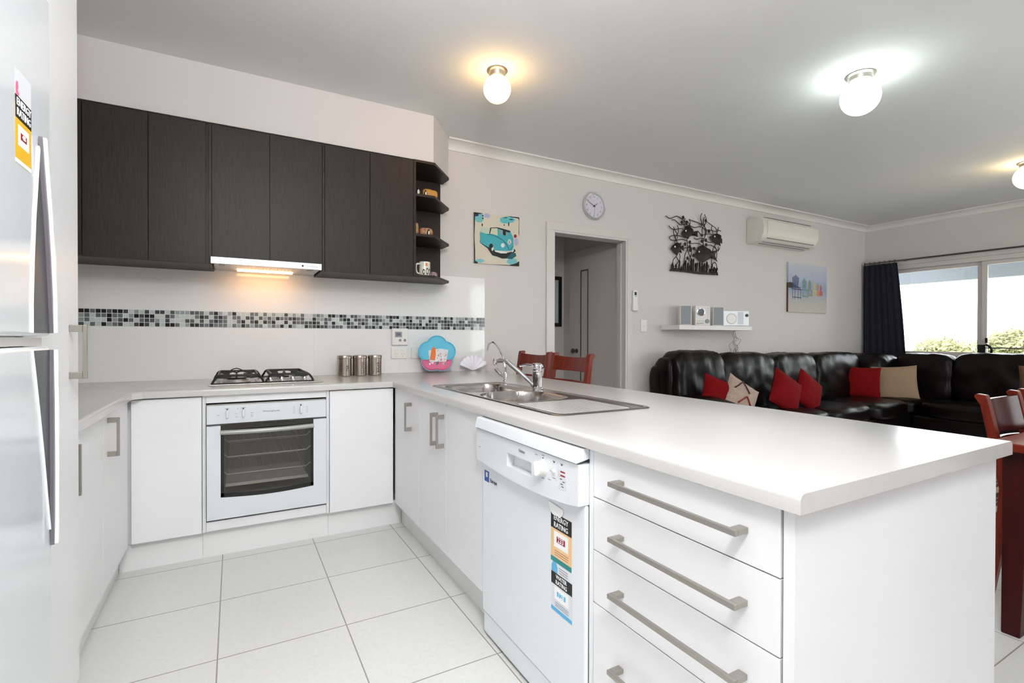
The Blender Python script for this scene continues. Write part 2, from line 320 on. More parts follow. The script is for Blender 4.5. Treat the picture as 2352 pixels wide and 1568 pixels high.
WIRES=[[(2.913,2.425),(2.979,2.407),(3.069,2.441),(3.135,2.426),(3.195,2.4),(3.211,2.393)],[(3.002,2.396),(3.044,2.397),(3.116,2.358),(3.195,2.372),(3.262,2.365),(3.337,2.352),(3.433,2.372),(3.51,2.347),(3.602,2.352),(3.689,2.34)],[(2.951,2.329),(2.993,2.303),(3.051,2.3),(3.129,2.32),(3.169,2.313)],[(3.025,2.325),(3.044,2.295),(3.077,2.257),(3.084,2.22),(3.052,2.18),(3.045,2.161)],[(3.076,2.349),(3.096,2.31),(3.084,2.257),(3.051,2.217),(3.078,2.173)],[(3.031,2.312),(3.022,2.27),(3.045,2.212),(3.071,2.173)],[(2.961,2.208),(3.006,2.231),(3.077,2.243),(3.143,2.236)],[(2.961,2.208),(2.994,2.184),(3.071,2.191),(3.15,2.208),(3.223,2.201)],[(3.255,2.431),(3.275,2.423),(3.357,2.414),(3.419,2.402),(3.447,2.4)],[(3.228,2.409),(3.262,2.38),(3.275,2.353)],[(3.194,2.433),(3.178,2.393),(3.182,2.352)],[(3.255,2.426),(3.268,2.39),(3.248,2.364)],[(3.453,2.519),(3.429,2.465),(3.461,2.407),(3.51,2.364),(3.524,2.322),(3.497,2.262),(3.476,2.221),(3.473,2.177)],[(3.491,2.511),(3.52,2.466),(3.517,2.428),(3.482,2.38),(3.454,2.344),(3.458,2.306)],[(3.531,2.434),(3.609,2.404),(3.667,2.381),(3.689,2.34)],[(3.491,2.482),(3.474,2.432),(3.496,2.387),(3.507,2.33),(3.504,2.281)],[(3.718,2.397),(3.704,2.351),(3.682,2.314)],[(3.609,2.399),(3.602,2.364),(3.631,2.314)],[(3.696,2.365),(3.762,2.359)],[(3.385,2.322),(3.44,2.285)],[(3.454,2.281),(3.525,2.298),(3.581,2.309),(3.624,2.303)],[(3.331,2.24),(3.379,2.231),(3.434,2.248),(3.483,2.25)],[(3.223,2.215),(3.23,2.16),(3.23,2.113),(3.197,2.058),(3.184,2.006),(3.184,1.959)],[(3.283,2.174),(3.358,2.186),(3.407,2.186),(3.455,2.171)],[(3.263,2.172),(3.284,2.141),(3.297,2.104),(3.284,2.047),(3.251,1.983)],[(3.17,2.114),(3.223,2.126),(3.304,2.129),(3.379,2.109)],[(3.23,2.113),(3.25,2.067),(3.278,2.018)],[(3.532,2.222),(3.582,2.217),(3.632,2.226)],[(3.525,2.18),(3.589,2.188),(3.647,2.174),(3.691,2.144),(3.713,2.133),(3.742,2.173)],[(3.668,2.205),(3.633,2.158),(3.619,2.118)],[(3.654,2.189),(3.691,2.139),(3.695,2.08),(3.681,2.03)],[(3.72,2.185),(3.713,2.141)],[(3.066,2.024),(3.021,1.983),(3.011,1.946)],[(3.066,2.019),(3.098,1.985),(3.118,1.963)],[(3.111,2.056),(3.121,2.019),(3.105,1.976),(3.066,1.941)],[(3.605,2.044),(3.602,2.0),(3.605,1.971)],[(3.663,2.009),(3.692,1.977),(3.696,1.943)],[(3.663,2.009),(3.62,1.981)]]
VAN=[('teal2',[(0.841,2.16),(0.84,2.146),(0.837,2.14),(0.82,2.12),(0.809,2.123),(0.794,2.118),(0.778,2.12),(0.768,2.131),(0.76,2.135),(0.759,2.15),(0.76,2.16),(0.767,2.176),(0.783,2.178),(0.794,2.191),(0.81,2.199),(0.825,2.197),(0.834,2.186),(0.842,2.175)]),('teal',[(1.147,2.179),(1.124,2.168),(1.13,2.159),(1.104,2.151),(1.079,2.144),(1.056,2.138),(1.031,2.136),(1.01,2.141),(0.993,2.149),(0.994,2.161),(0.993,2.174),(1.006,2.182),(1.03,2.188),(1.053,2.199),(1.078,2.195),(1.107,2.206),(1.112,2.197),(1.131,2.186)]),('teal2',[(1.159,1.824),(1.167,1.816),(1.152,1.808),(1.138,1.799),(1.12,1.787),(1.101,1.785),(1.085,1.798),(1.068,1.802),(1.066,1.807),(1.055,1.816),(1.069,1.828),(1.072,1.839),(1.079,1.841),(1.101,1.847),(1.119,1.85),(1.137,1.848),(1.157,1.842),(1.158,1.834)]),('teal2',[(0.843,1.806),(0.852,1.801),(0.838,1.797),(0.825,1.79),(0.811,1.787),(0.797,1.79),(0.782,1.788),(0.77,1.791),(0.762,1.794),(0.77,1.8),(0.762,1.806),(0.775,1.811),(0.783,1.814),(0.798,1.817),(0.812,1.82),(0.824,1.817),(0.841,1.814),(0.846,1.812)]),('lilac',[(1.171,1.992),(1.174,1.982),(1.166,1.971),(1.163,1.967),(1.155,1.96),(1.147,1.958),(1.139,1.964),(1.136,1.966),(1.128,1.977),(1.132,1.988),(1.131,1.998),(1.133,2.012),(1.142,2.015),(1.147,2.024),(1.155,2.021),(1.16,2.017),(1.169,2.011),(1.17,2.003)]),('lilac',[(0.901,2.186),(0.905,2.182),(0.891,2.172),(0.889,2.166),(0.877,2.163),(0.866,2.167),(0.856,2.164),(0.848,2.169),(0.846,2.174),(0.845,2.18),(0.843,2.185),(0.846,2.189),(0.855,2.197),(0.866,2.202),(0.878,2.201),(0.884,2.201),(0.892,2.195),(0.902,2.192)]),('navy',[(0.795,2.18),(0.795,2.176),(0.789,2.171),(0.785,2.168),(0.779,2.168),(0.772,2.164),(0.767,2.165),(0.758,2.167),(0.755,2.172),(0.755,2.175),(0.761,2.179),(0.762,2.183),(0.766,2.186),(0.772,2.186),(0.779,2.187),(0.784,2.187),(0.793,2.188),(0.791,2.183)]),('black',[(0.75,2.197),(0.836,2.198),(0.807,2.189),(0.762,2.182),(0.761,2.096),(0.757,2.0),(0.763,1.889),(0.764,1.8),(0.791,1.789),(0.784,1.78),(0.754,1.78)]),('black',[(1.059,2.202),(1.18,2.205),(1.18,2.043),(1.175,2.062),(1.177,2.176),(1.17,2.194),(1.105,2.196)]),('black',[(0.913,1.783),(0.979,1.785),(1.083,1.788),(1.152,1.808),(1.169,1.821),(1.181,1.829),(1.181,1.785),(1.046,1.783)]),('black',[(0.832,2.101),(0.832,2.096),(0.831,2.093),(0.83,2.09),(0.828,2.087),(0.826,2.088),(0.825,2.09),(0.823,2.091),(0.822,2.096),(0.821,2.1),(0.822,2.104),(0.823,2.109),(0.825,2.112),(0.826,2.112),(0.828,2.114),(0.829,2.111),(0.831,2.111),(0.833,2.105)]),('black',[(0.84,2.179),(0.838,2.177),(0.837,2.174),(0.836,2.173),(0.834,2.172),(0.831,2.172),(0.83,2.172),(0.828,2.174),(0.826,2.176),(0.827,2.177),(0.825,2.179),(0.828,2.182),(0.83,2.183),(0.831,2.184),(0.834,2.184),(0.836,2.182),(0.838,2.182),(0.839,2.18)]),('black',[(0.84,2.156),(0.838,2.155),(0.838,2.152),(0.836,2.152),(0.834,2.15),(0.831,2.15),(0.829,2.151),(0.827,2.152),(0.827,2.153),(0.824,2.155),(0.825,2.156),(0.826,2.159),(0.829,2.16),(0.831,2.161),(0.834,2.16),(0.836,2.161),(0.839,2.16),(0.839,2.158)]),('black',[(1.039,2.123),(1.039,2.121),(1.038,2.12),(1.037,2.118),(1.034,2.117),(1.032,2.117),(1.03,2.118),(1.029,2.12),(1.028,2.12),(1.028,2.122),(1.028,2.124),(1.029,2.126),(1.03,2.127),(1.032,2.129),(1.035,2.128),(1.037,2.128),(1.039,2.127),(1.04,2.126)]),('black',[(1.082,2.135),(1.081,2.129),(1.081,2.122),(1.08,2.121),(1.078,2.119),(1.076,2.116),(1.073,2.116),(1.073,2.121),(1.072,2.128),(1.071,2.134),(1.072,2.141),(1.073,2.145),(1.074,2.151),(1.076,2.151),(1.078,2.152),(1.079,2.151),(1.082,2.146),(1.082,2.141)]),('black',[(1.12,2.18),(1.118,2.178),(1.12,2.178),(1.113,2.176),(1.105,2.174),(1.098,2.173),(1.09,2.173),(1.086,2.173),(1.078,2.173),(1.08,2.175),(1.081,2.176),(1.084,2.178),(1.09,2.179),(1.097,2.181),(1.104,2.182),(1.112,2.181),(1.12,2.182),(1.12,2.181)]),('black',[(1.07,2.189),(1.069,2.187),(1.062,2.186),(1.055,2.184),(1.049,2.183),(1.04,2.182),(1.033,2.182),(1.023,2.182),(1.022,2.182),(1.018,2.182),(1.023,2.184),(1.026,2.185),(1.033,2.187),(1.041,2.188),(1.048,2.188),(1.058,2.19),(1.061,2.189),(1.067,2.189)]),('red',[(1.157,2.04),(1.155,2.036),(1.152,2.032),(1.149,2.026),(1.144,2.026),(1.139,2.027),(1.134,2.023),(1.129,2.028),(1.128,2.032),(1.127,2.037),(1.127,2.042),(1.129,2.047),(1.134,2.052),(1.139,2.055),(1.144,2.054),(1.149,2.052),(1.151,2.05),(1.153,2.045)]),('black',[(0.803,1.973),(0.808,1.951),(0.876,1.912),(0.92,1.857),(0.967,1.85),(1.015,1.837),(1.053,1.842),(1.125,1.894),(1.146,1.913),(1.132,1.931),(1.113,1.906),(1.057,1.888),(1.0,1.884),(0.941,1.898),(0.89,1.949),(0.822,1.958)]),('tealdark',[(1.053,1.842),(1.106,1.893),(1.144,1.896),(1.152,1.87),(1.106,1.839)]),('van',[(0.806,2.037),(0.822,2.074),(0.905,2.086),(0.967,2.096),(1.026,2.09),(1.09,2.08),(1.105,2.052),(1.122,2.02),(1.125,1.951),(1.113,1.916),(1.075,1.907),(0.993,1.903),(0.941,1.898),(0.93,1.933),(0.909,1.95),(0.89,1.929),(0.887,1.919),(0.854,1.933),(0.808,1.954)]),('roof',[(0.822,2.074),(0.905,2.086),(0.894,2.033),(0.869,2.031),(0.808,2.04)]),('black',[(0.901,2.086),(0.967,2.096),(1.09,2.08),(1.094,2.067),(1.067,2.064),(0.97,2.087),(0.912,2.082),(0.899,2.034),(0.89,2.036)]),('pane',[(0.912,2.082),(0.967,2.089),(0.971,2.028),(0.899,2.037)]),('pane2',[(0.983,2.082),(1.017,2.077),(1.019,2.038),(0.985,2.041)]),('black',[(1.019,2.082),(1.049,2.072),(1.047,2.034),(1.021,2.038)]),('pane2',[(1.05,2.069),(1.067,2.064),(1.069,2.035),(1.049,2.035)]),('white',[(0.945,1.902),(1.053,1.896),(1.057,1.885),(1.001,1.88),(0.945,1.89)]),('white',[(1.106,1.896),(1.115,1.917),(1.127,1.924),(1.123,1.907)]),('black',[(0.926,1.933),(0.925,1.924),(0.921,1.916),(0.915,1.911),(0.909,1.908),(0.902,1.909),(0.896,1.914),(0.893,1.921),(0.891,1.929),(0.892,1.938),(0.896,1.946),(0.902,1.951),(0.909,1.954),(0.915,1.953),(0.921,1.948),(0.925,1.941)]),('white',[(0.928,1.908),(0.928,1.903),(0.926,1.898),(0.923,1.894),(0.92,1.893),(0.917,1.894),(0.915,1.897),(0.913,1.901),(0.912,1.907),(0.913,1.913),(0.915,1.918),(0.917,1.921),(0.92,1.922),(0.923,1.921),(0.926,1.919),(0.928,1.914)]),('white',[(1.037,1.951),(1.036,1.944),(1.032,1.938),(1.026,1.933),(1.019,1.931),(1.012,1.932),(1.006,1.935),(1.002,1.941),(1.001,1.948),(1.002,1.955),(1.006,1.961),(1.012,1.965),(1.019,1.967),(1.026,1.967),(1.032,1.963),(1.035,1.958)]),('white',[(1.1,1.985),(1.099,1.976),(1.095,1.968),(1.089,1.962),(1.083,1.959),(1.076,1.961),(1.07,1.965),(1.067,1.973),(1.065,1.982),(1.067,1.991),(1.07,1.999),(1.076,2.005),(1.083,2.007),(1.089,2.006),(1.095,2.001),(1.099,1.994)]),('tealdark',[(1.073,1.999),(1.078,1.999),(1.083,1.985),(1.088,2.0),(1.092,2.001),(1.085,1.979),(1.08,1.978)]),('tealdark',[(1.071,1.979),(1.074,1.979),(1.078,1.968),(1.083,1.979),(1.087,1.969),(1.091,1.981),(1.095,1.981),(1.088,1.962),(1.083,1.973),(1.077,1.961)]),('tealdark',[(0.869,2.031),(0.934,2.027),(0.976,2.015),(1.017,1.996),(1.054,1.969),(1.083,1.914),(1.078,1.913),(1.051,1.966),(1.013,1.992),(0.972,2.01),(0.934,2.022),(0.869,2.026)]),('tealdark',[(1.115,1.951),(1.118,1.948),(1.089,1.913),(1.085,1.914)])]
VANQ=[(0.75,2.197),(1.18,2.205),(1.181,1.785),(0.754,1.78)]
# ------------------------------------------------------------------ room shell
XL, XR, YB, YF, ZC = -2.05, 6.83, 0.0, -6.0, 2.735
struct(MB().box(XL-0.12, YF-0.12, -0.1, XR+0.12, 1.35, 0), 'floor', 'floor')
struct(MB().box(XL-0.12, YF-0.12, ZC, XR+0.12, 1.35, ZC+0.1), 'ceiling', 'ceiling')
b = MB(); b.box(XL-0.12, 0, 0, 1.533, 0.12, ZC); b.box(2.405, 0, 0, XR+0.12, 0.12, ZC); b.box(1.533, 0, 2.135, 2.405, 0.12, ZC)
struct(b, 'wall_back', 'wall')
struct(MB().box(XL-0.12, YF, 0, XL, 0, ZC), 'wall_left', 'wall')
WY0, WY1, WZ0, WZ1 = -0.28, -3.4, 0.93, 2.15      # lounge window opening
b = MB(); b.box(XR, YF, 0, XR+0.12, WY1, ZC); b.box(XR, WY0, 0, XR+0.12, 0, ZC); b.box(XR, WY1, 0, XR+0.12, WY0, WZ0); b.box(XR, WY1, WZ1, XR+0.12, WY0, ZC)
struct(b, 'wall_right', 'wall')
b = MB(); b.box(XL, YF-0.12, 0, 3.4, YF, ZC); b.box(6.2, YF-0.12, 0, XR, YF, ZC); b.box(3.4, YF-0.12, 0, 6.2, YF, 0.3); b.box(3.4, YF-0.12, 2.35, 6.2, YF, ZC)
struct(b, 'wall_rear', 'wall')
w2 = thing('added_window_2', 'added wide glazed opening behind the viewpoint, letting in light', 'window', (4.8, YF-0.06, 0.3), kind='structure')  # unseen rear window, added to let sky light into the room
b = MB(); b.box(3.4, YF-0.09, 0.3, 6.2, YF-0.03, 0.36); b.box(3.4, YF-0.09, 2.29, 6.2, YF-0.03, 2.35)
for x in (3.4, 4.77, 6.14): b.box(x, YF-0.09, 0.36, x+0.06, YF-0.03, 2.29)
b.build('window_frame', 'trim', w2)
MB().box(3.46, YF-0.064, 0.36, 6.14, YF-0.06, 2.29).build('pane', 'glass', w2)
# bulkhead over the wall cabinets, chamfered like the end shelves
struct(MB().prism([(XL, 0), (XL, -0.38), (0.268, -0.38), (0.50, -0.08), (0.50, 0)], 'z', 2.405, ZC), 'trim_3', 'wall', smooth=0)
# cornice (cove) along back and right walls
def cove(n=6):
    pts = [(0, 0), (0, -0.068)]
    pts += [(0.012, -0.068)]+[(0.012+0.078*(1-math.cos(R(90*i/n))), -0.068+0.056*math.sin(R(90*i/n))) for i in range(n+1)]+[(0.1, -0.012), (0.1, 0)]
    return pts
struct(MB().prism([(-p, q+ZC) for p, q in cove()], 'x', 0.50, XR), 'trim_4', 'trim_white', smooth=50)
struct(MB().prism([(XR-p, q+ZC) for p, q in cove()], 'y', -0.001, YF), 'trim_5', 'trim_white', smooth=50)
b = MB(); b.box(0.9, -0.014, 0, 1.463, 0, 0.12); b.box(2.475, -0.014, 0, XR-0.014, 0, 0.12)
struct(b, 'baseboard_back', 'trim'); struct(MB().box(XR-0.014, YF, 0, XR, 0, 0.12), 'baseboard_right', 'trim')

# splashback: big gloss tiles and a four-row mosaic band
b = MB(); b.box(XL+0.001, -0.0112, 0.9, 0.853, -0.0002, 1.658, 1); zs = ((0.9, 1.228), (1.334, 1.66))
xs = [XL, -1.70, -1.09, -0.48, 0.13, 0.853]
for z0, z1 in zs:
    for x0, x1 in zip(xs, xs[1:]): b.box(x0+0.001, -0.012, z0+0.0005, x1-0.001, 0, z1-0.0005)
struct(b, 'trim_1', ['tile', 'grout'])
b = MB(); b.box(XL, -0.011, 1.228, 0.853, 0, 1.334, 0); rg = random.Random(5); p = 0.0258
n = 0
while 0.853-n*p > XL:
    for r in range(4):
        x1 = 0.851-n*p; z0 = 1.2305+r*0.0257
        b.box(x1-0.0222, -0.0135, z0+0.0015, x1, -0.011, z0+0.0237, rg.choice((1, 1, 2, 2, 3, 3, 4, 5, 5, 7, 7, 6, 4, 1)))
    n += 1
struct(b, 'trim_2', ['grout']+['mos%d' % i for i in range(7)], smooth=0)

# doorway with architrave, hall behind
d1 = thing('door_1', 'doorway with pale painted architrave to the hall', 'doorway', (1.97, 0, 0), kind='structure')
b = MB()
b.box(1.463, -0.018, 0, 1.533, 0, 2.135); b.box(2.405, -0.018, 0, 2.475, 0, 2.135); b.box(1.463, -0.018, 2.135, 2.475, 0, 2.205)
b.build('architrave', 'trim', d1, bevel=0.003)
b = MB(); b.box(1.533, -0.012, 0, 1.551, 0.125, 2.117); b.box(2.387, -0.012, 0, 2.405, 0.125, 2.117); b.box(1.533, -0.012, 2.117, 2.405, 0.125, 2.135)
b.box(2.375, 0.05, 0, 2.387, 0.09, 2.105)
b.build('jamb', 'trim', d1)
b = MB(); b.box(0.5, 1.2, 0, 2.62, 1.32, ZC); b.box(2.5, 0.12, 0, 2.62, 1.2, ZC); b.box(0.4, 0.12, 0, 0.5, 1.32, ZC)
struct(b, 'wall_hall', 'wall')
d2 = thing('door_2', 'plain hall door with a narrow framed vertical panel', 'door', (2.5, 0.55, 0), kind='structure')
MB().box(2.475, 0.13, 0.01, 2.498, 0.967, 2.10).build('door_leaf', 'trim', d2)
b = MB(); b.box(2.478, 0.967, 0, 2.499, 1.05, 2.17); b.box(2.478, 0.13, 2.10, 2.499, 0.967, 2.17); b.build('architrave', 'trim', d2, bevel=0.003)
b = MB()
for a in ((0.692, 0.5, 0.705, 1.935), (0.818, 0.5, 0.832, 1.935), (0.705, 1.92, 0.818, 1.935), (0.705, 0.5, 0.818, 0.515)): b.box(2.470, a[0], a[1], 2.475, a[2], a[3])
b.build('panel_moulding', mat('dark_panel_moulding', (96, 84, 78), 0.5), d2)
b = MB(); b.lathe([(0.026, 0), (0.026, -0.006), (0.012, -0.01), (0.012, -0.035), (0.026, -0.045), (0.03, -0.06), (0.02, -0.07), (0, -0.072)], (2.475, 0.905, 1.02), 'x', 20); b.build('door_knob', 'dchrome', d2)
pf = thing('picture_frame', 'black framed picture on the hall wall seen through the doorway', 'picture', (2.2, 1.2, 1.30))
b = MB(); b.box(1.95, 1.175, 1.303, 2.454, 1.2, 1.345); b.box(1.95, 1.175, 1.855, 2.454, 1.2, 1.897); b.box(1.95, 1.175, 1.345, 1.99, 1.2, 1.855); b.box(2.414, 1.175, 1.345, 2.454, 1.2, 1.855)
b.build('frame', 'black', pf); MB().box(1.99, 1.19, 1.345, 2.414, 1.199, 1.855).build('print', mat('pale_print', (196, 204, 206), 0.3), pf)

# lounge window
w = thing('window_1', 'wide lounge sliding window with cream frames', 'window', (XR, -1.88, WZ0), kind='structure')
b = MB(); X0, X1 = XR-0.015, XR+0.085
b.box(X0, WY1, WZ1-0.055, X1, WY0, WZ1); b.box(X0, WY1, WZ0, X1, WY0, WZ0+0.035); b.box(X0, WY0-0.05, WZ0+0.035, X1, WY0, WZ1-0.055); b.box(X0, WY1, WZ0+0.035, X1, WY1+0.05, WZ1-0.055)
b.box(X0-0.012, WY1-0.06, WZ1, XR, WY0+0.06, WZ1+0.05)
b.build('window_frame', 'trim', w, bevel=0.003)
for nm, ya, yb, xo in (('sash', -0.33, -1.262, 0.045), ('sash', -1.262, -2.32, 0.012), ('sash', -2.32, -3.35, 0.045)):
    b = MB(); z0, z1 = WZ0+0.035, WZ1-0.055; xa, xb = XR+xo, XR+xo+0.03; t = 0.05
    b.box(xa, yb, z1-0.045, xb, ya, z1); b.box(xa, yb, z0, xb, ya, z0+0.04); b.box(xa, ya-t, z0+0.04, xb, ya, z1-0.045); b.box(xa, yb, z0+0.04, xb, yb+t, z1-0.045)
    s_ = b.build(nm, 'trim', w, bevel=0.002)
    MB().box(xa+0.012, yb+t, z0+0.04, xa+0.016, ya-t, z1-0.045).build('pane', 'glass', s_)
b = MB(); b.box(XR-0.02, -1.31, 0.96, XR+0.012, -1.238, 1.10); b.tube(bez([(XR-0.02, -1.315, 1.10), (XR-0.035, -1.36, 1.07), (XR-0.035, -1.37, 1.02), (XR-0.02, -1.33, 0.96)]), 0.012); b.box(XR-0.01, -1.325, 1.12, XR+0.012, -1.30, 1.18)
b.build('latch', 'black', w, bevel=0.004)
MB().box(XR+0.03, -3.3, 1.055, XR+0.04, -1.31, 1.068).build('safety_bar', 'dchrome', w)

# outside: eave, trees, ground
struct(MB().box(XR+0.12, -6, 2.36, 8.5, 2.2, 2.42).box(8.3, -6, 2.03, 8.42, 2.2, 2.36), 'trim_6', 'soffit', smooth=0)
struct(MB().box(7.0, -30, -1.7, 60, 30, -1.6), 'ground', 'lawn', smooth=0)
def tree(x, y, h, r, label, m, seed):
    t = thing('tree', label, 'tree', (x, y, -1.6), 'trees beyond the lounge window'); rg = random.Random(seed)
    b = MB(); b.tube(bez([(x, y, -1.6), (x+0.1, y, -0.8), (x, y+0.1, h-r*0.9)]), [0.14]*6+[0.1]*7)
    for k in range(5):
        a = rg.uniform(0, 6.28); b.tube([(x, y+0.08, h-r*1.1), (x+r*0.6*math.cos(a), y+r*0.6*math.sin(a), h-r*0.4)], [0.05, 0.02], 6)
    b.build('trunk', 'bark', t)
    b = MB()
    for k in range(3400):
        a, c, q = rg.uniform(0, 6.283), rg.uniform(-1, 1), rg.random()**0.45
        s = math.sqrt(1-c*c); p = Vector((math.cos(a)*s*r, math.sin(a)*s*r, c*r*0.8))*q*(1+0.3*noise.noise(Vector((a, c*2, seed))))+Vector((x, y, h-r*0.8))
        u = Vector((rg.gauss(0, 1), rg.gauss(0, 1), rg.gauss(0, 1))).normalized(); w_ = u.orthogonal().normalized(); L = rg.uniform(0.05, 0.1)*0.8
        b.add([p-u*L, p+w_*L*0.45, p+u*L, p-w_*L*0.45], [(0, 1, 2, 3)])
    b.build('foliage', m, t, smooth=0)
tree(13.6, 1.55, 1.20, 0.62, 'low pale green tree crown seen through the left lounge pane', 'leaf', 1)
tree(14.8, 0.72, 1.42, 0.62, 'olive bushy tree crown seen through the middle lounge pane', 'leaf', 2)
tree(15.5, -0.62, 2.15, 0.85, 'taller grey-green tree at the right end of the lounge view', 'leaf2', 3)
# ------------------------------------------------------------------ kitchen cabinets
def bar_handle(p, axis, L, out, par, name='handle', t=0.012):
    # p: centre on the door face; axis 'z' upright or 'y' level; out: direction away from door (x or y unit)
    c = Vector(p); o = Vector(out); a = Vector((0, 0, 1)) if axis == 'z' else Vector((0, 1, 0)); w = a.cross(o)
    def bx(b, c0, c1, ww):
        q0 = c0-w*ww; q1 = c1+w*ww; b.box(*(min(x, y) for x, y in zip(q0, q1)), *(max(x, y) for x, y in zip(q0, q1)))
    b = MB(); W = 0.006
    bx(b, c-a*L/2+o*0.030, c+a*L/2+o*0.040, W)
    for s in (-1, 1): bx(b, c+a*(s*L/2)+o*0.0, c+a*(s*(L/2-0.02))+o*0.030, W)
    return b.build(name, 'handle', par, bevel=0.0015)

# left run (faces +x)
t = thing('base_cabinet', 'white base cabinet run along the left wall, with two upright bar handles', 'cabinet', (-1.75, -0.9, 0), 'white base cabinets')
MB().box(XL+0.003, -1.79, 0.148, -1.439, -0.71, 0.862).build('body', 'carcass', t)
MB().box(XL+0.003, -1.79, 0, -1.467, -0.66, 0.148).build('kickboard', 'kick', t)
for ya, yb, hy in ((-0.7265, -1.245, -1.165), (-1.248, -1.788, -1.758)):
    d = MB().box(-1.437, yb, 0.148, -1.42, ya, 0.86).build('door', 'white', t, bevel=0.001)
    bar_handle((-1.42, hy, 0.757), 'z', 0.158, (1, 0, 0), d)

# back-left blind corner cabinet
t = thing('base_cabinet', 'plain white corner cabinet with no handle, left of the oven', 'cabinet', (-1.27, -0.4, 0), 'white base cabinets')
MB().box(-1.435, -0.687, 0.148, -1.115, -0.002, 0.862).build('body', 'carcass', t)
MB().box(-1.466, -0.655, 0, -1.114, -0.3, 0.148).build('kickboard', 'kick', t)
MB().box(-1.410, -0.706, 0.148, -1.1155, -0.688, 0.856).build('door', 'white', t, bevel=0.001)
t = thing('base_cabinet', 'plain white corner cabinet with no handle, right of the oven', 'cabinet', (-0.3, -0.4, 0), 'white base cabinets')
MB().box(-0.484, -0.687, 0.148, -0.13, -0.002, 0.862).build('body', 'carcass', t)
MB().box(-0.485, -0.655, 0, -0.046, -0.3, 0.148).build('kickboard', 'kick', t)
MB().box(-0.4835, -0.706, 0.148, -0.112, -0.688, 0.856).build('door', 'white', t, bevel=0.001)

# oven housing
t = thing('oven_cabinet', 'white cabinet housing framing the built-in oven', 'cabinet', (-0.80, -0.4, 0), 'white base cabinets')
b = MB(); b.box(-1.1125, -0.70, 0.148, -1.097, -0.002, 0.862); b.box(-0.501, -0.70, 0.148, -0.4865, -0.002, 0.862); b.box(-1.097, -0.68, 0.148, -0.501, -0.02, 0.16); b.box(-1.097, -0.60, 0.85, -0.501, -0.02, 0.862); b.box(-1.097, -0.02, 0.16, -0.501, -0.002, 0.85)
b.build('body', 'carcass', t)
MB().box(-1.096, -0.701, 0.822, -0.502, -0.683, 0.862).build('top_panel', 'white', t, bevel=0.001)
MB().box(-1.096, -0.701, 0.150, -0.502, -0.683, 0.198).build('bottom_panel', 'white', t, bevel=0.001)
MB().box(-1.113, -0.655, 0, -0.486, -0.3, 0.147).build('kickboard', 'kick', t)

t = thing('wall_oven', 'built-in white oven with glass door and three slim knobs', 'oven', (-0.80, -0.45, 0.20))
b = MB(); b.box(-1.094, -0.690, 0.205, -1.045, -0.15, 0.812); b.box(-0.553, -0.690, 0.205, -0.504, -0.15, 0.812); b.box(-1.045, -0.690, 0.205, -0.553, -0.15, 0.29); b.box(-1.045, -0.690, 0.70, -0.553, -0.15, 0.812); b.box(-1.045, -0.17, 0.29, -0.553, -0.15, 0.70)
b.build('oven_body', mat('grey_enamel_cavity', (176, 172, 166), 0.4, 0.0), t)
b = MB(); b.box(-1.093, -0.716, 0.712, -0.505, -0.691, 0.808); b.mi = 1
b.text('Westinghouse', 0.0135, (-0.79, -0.7162, 0.765), (1, 0, 0), (0, 0, 1), xs=1.1)
for x, wd in ((-1.00, 0.020), (-0.925, 0.024), (-0.64, 0.012)): b.box(x-wd/2, -0.7165, 0.7895, x+wd/2, -0.716, 0.7915)
for x, z in ((-0.675, 0.775), (-0.675, 0.765), (-0.675, 0.755), (-0.675, 0.745), (-0.607, 0.775), (-0.607, 0.765), (-0.607, 0.755), (-0.607, 0.745), (-0.885, 0.76), (-0.885, 0.75), (-0.885, 0.742), (-0.96, 0.76), (-0.957, 0.742), (-1.04, 0.757)): b.box(x-0.006, -0.7165, z, x+0.006, -0.716, z+0.0015)
b.mi = 2
for x in (-1.00, -0.925, -0.64): b.box(x-0.003, -0.7165, 0.783, x+0.003, -0.716, 0.789)
b.box(-0.952, -0.7165, 0.786, -0.949, -0.716, 0.789); b.build('control_panel', ['ovenwhite', 'text', 'black'], t, smooth=0)
for x in (-1.00, -0.925, -0.64):
    b = MB(); b.lathe([(0.009, 0), (0.009, -0.004), (0, -0.004)], (x, -0.716, 0.762), 'y', 20); b.puff(x-0.0055, -0.738, 0.741, x+0.0055, -0.719, 0.784, 5, n=4); b.build('knob', 'ovenwhite', t)
# door: white glass frame, dark window with a slightly bowed lower edge
N = 14
bow = [(-1.03+0.456*i/N, 0.326-0.012*math.sin(math.pi*i/N)) for i in range(N+1)]
b = MB(); y0, y1 = -0.722, -0.692
b.box(-1.093, y0, 0.212, -1.03, y1, 0.702); b.box(-0.574, y0, 0.212, -0.505, y1, 0.702)
for (xa, za), (xb, zb) in zip(bow, bow[1:]): b.prism([(xa, 0.212), (xb, 0.212), (xb, zb), (xa, za)], 'y', y0, y1)
od = b.build('door', 'ovenwhite', t)
b = MB()
for (xa, za), (xb, zb) in zip(bow, bow[1:]): b.prism([(xa, za), (xb, zb), (xb, 0.702), (xa, 0.702)], 'y', -0.7215, -0.7185)
b.build('glass', 'ovenglass', od)
b = MB(); b.box(-1.03, -0.716, 0.668, -0.574, -0.712, 0.702)
for x0, x1 in ((-1.03, -1.015), (-0.589, -0.574)): b.box(x0, -0.7225, 0.33, x1, -0.7217, 0.668)
for (xa, za), (xb, zb) in zip(bow, bow[1:]): b.prism([(xa, za), (xb, zb), (xb, zb+0.022), (xa, za+0.022)], 'y', -0.7225, -0.7217)
b.build('dark_border', 'black', od)
b = MB(); b.tube([(-1.03+0.456*i/N, -0.727-0.024*math.sin(math.pi*i/N), 0.667) for i in range(N+1)], 0.0125, 12); b.build('handle', 'oven_handle', t)
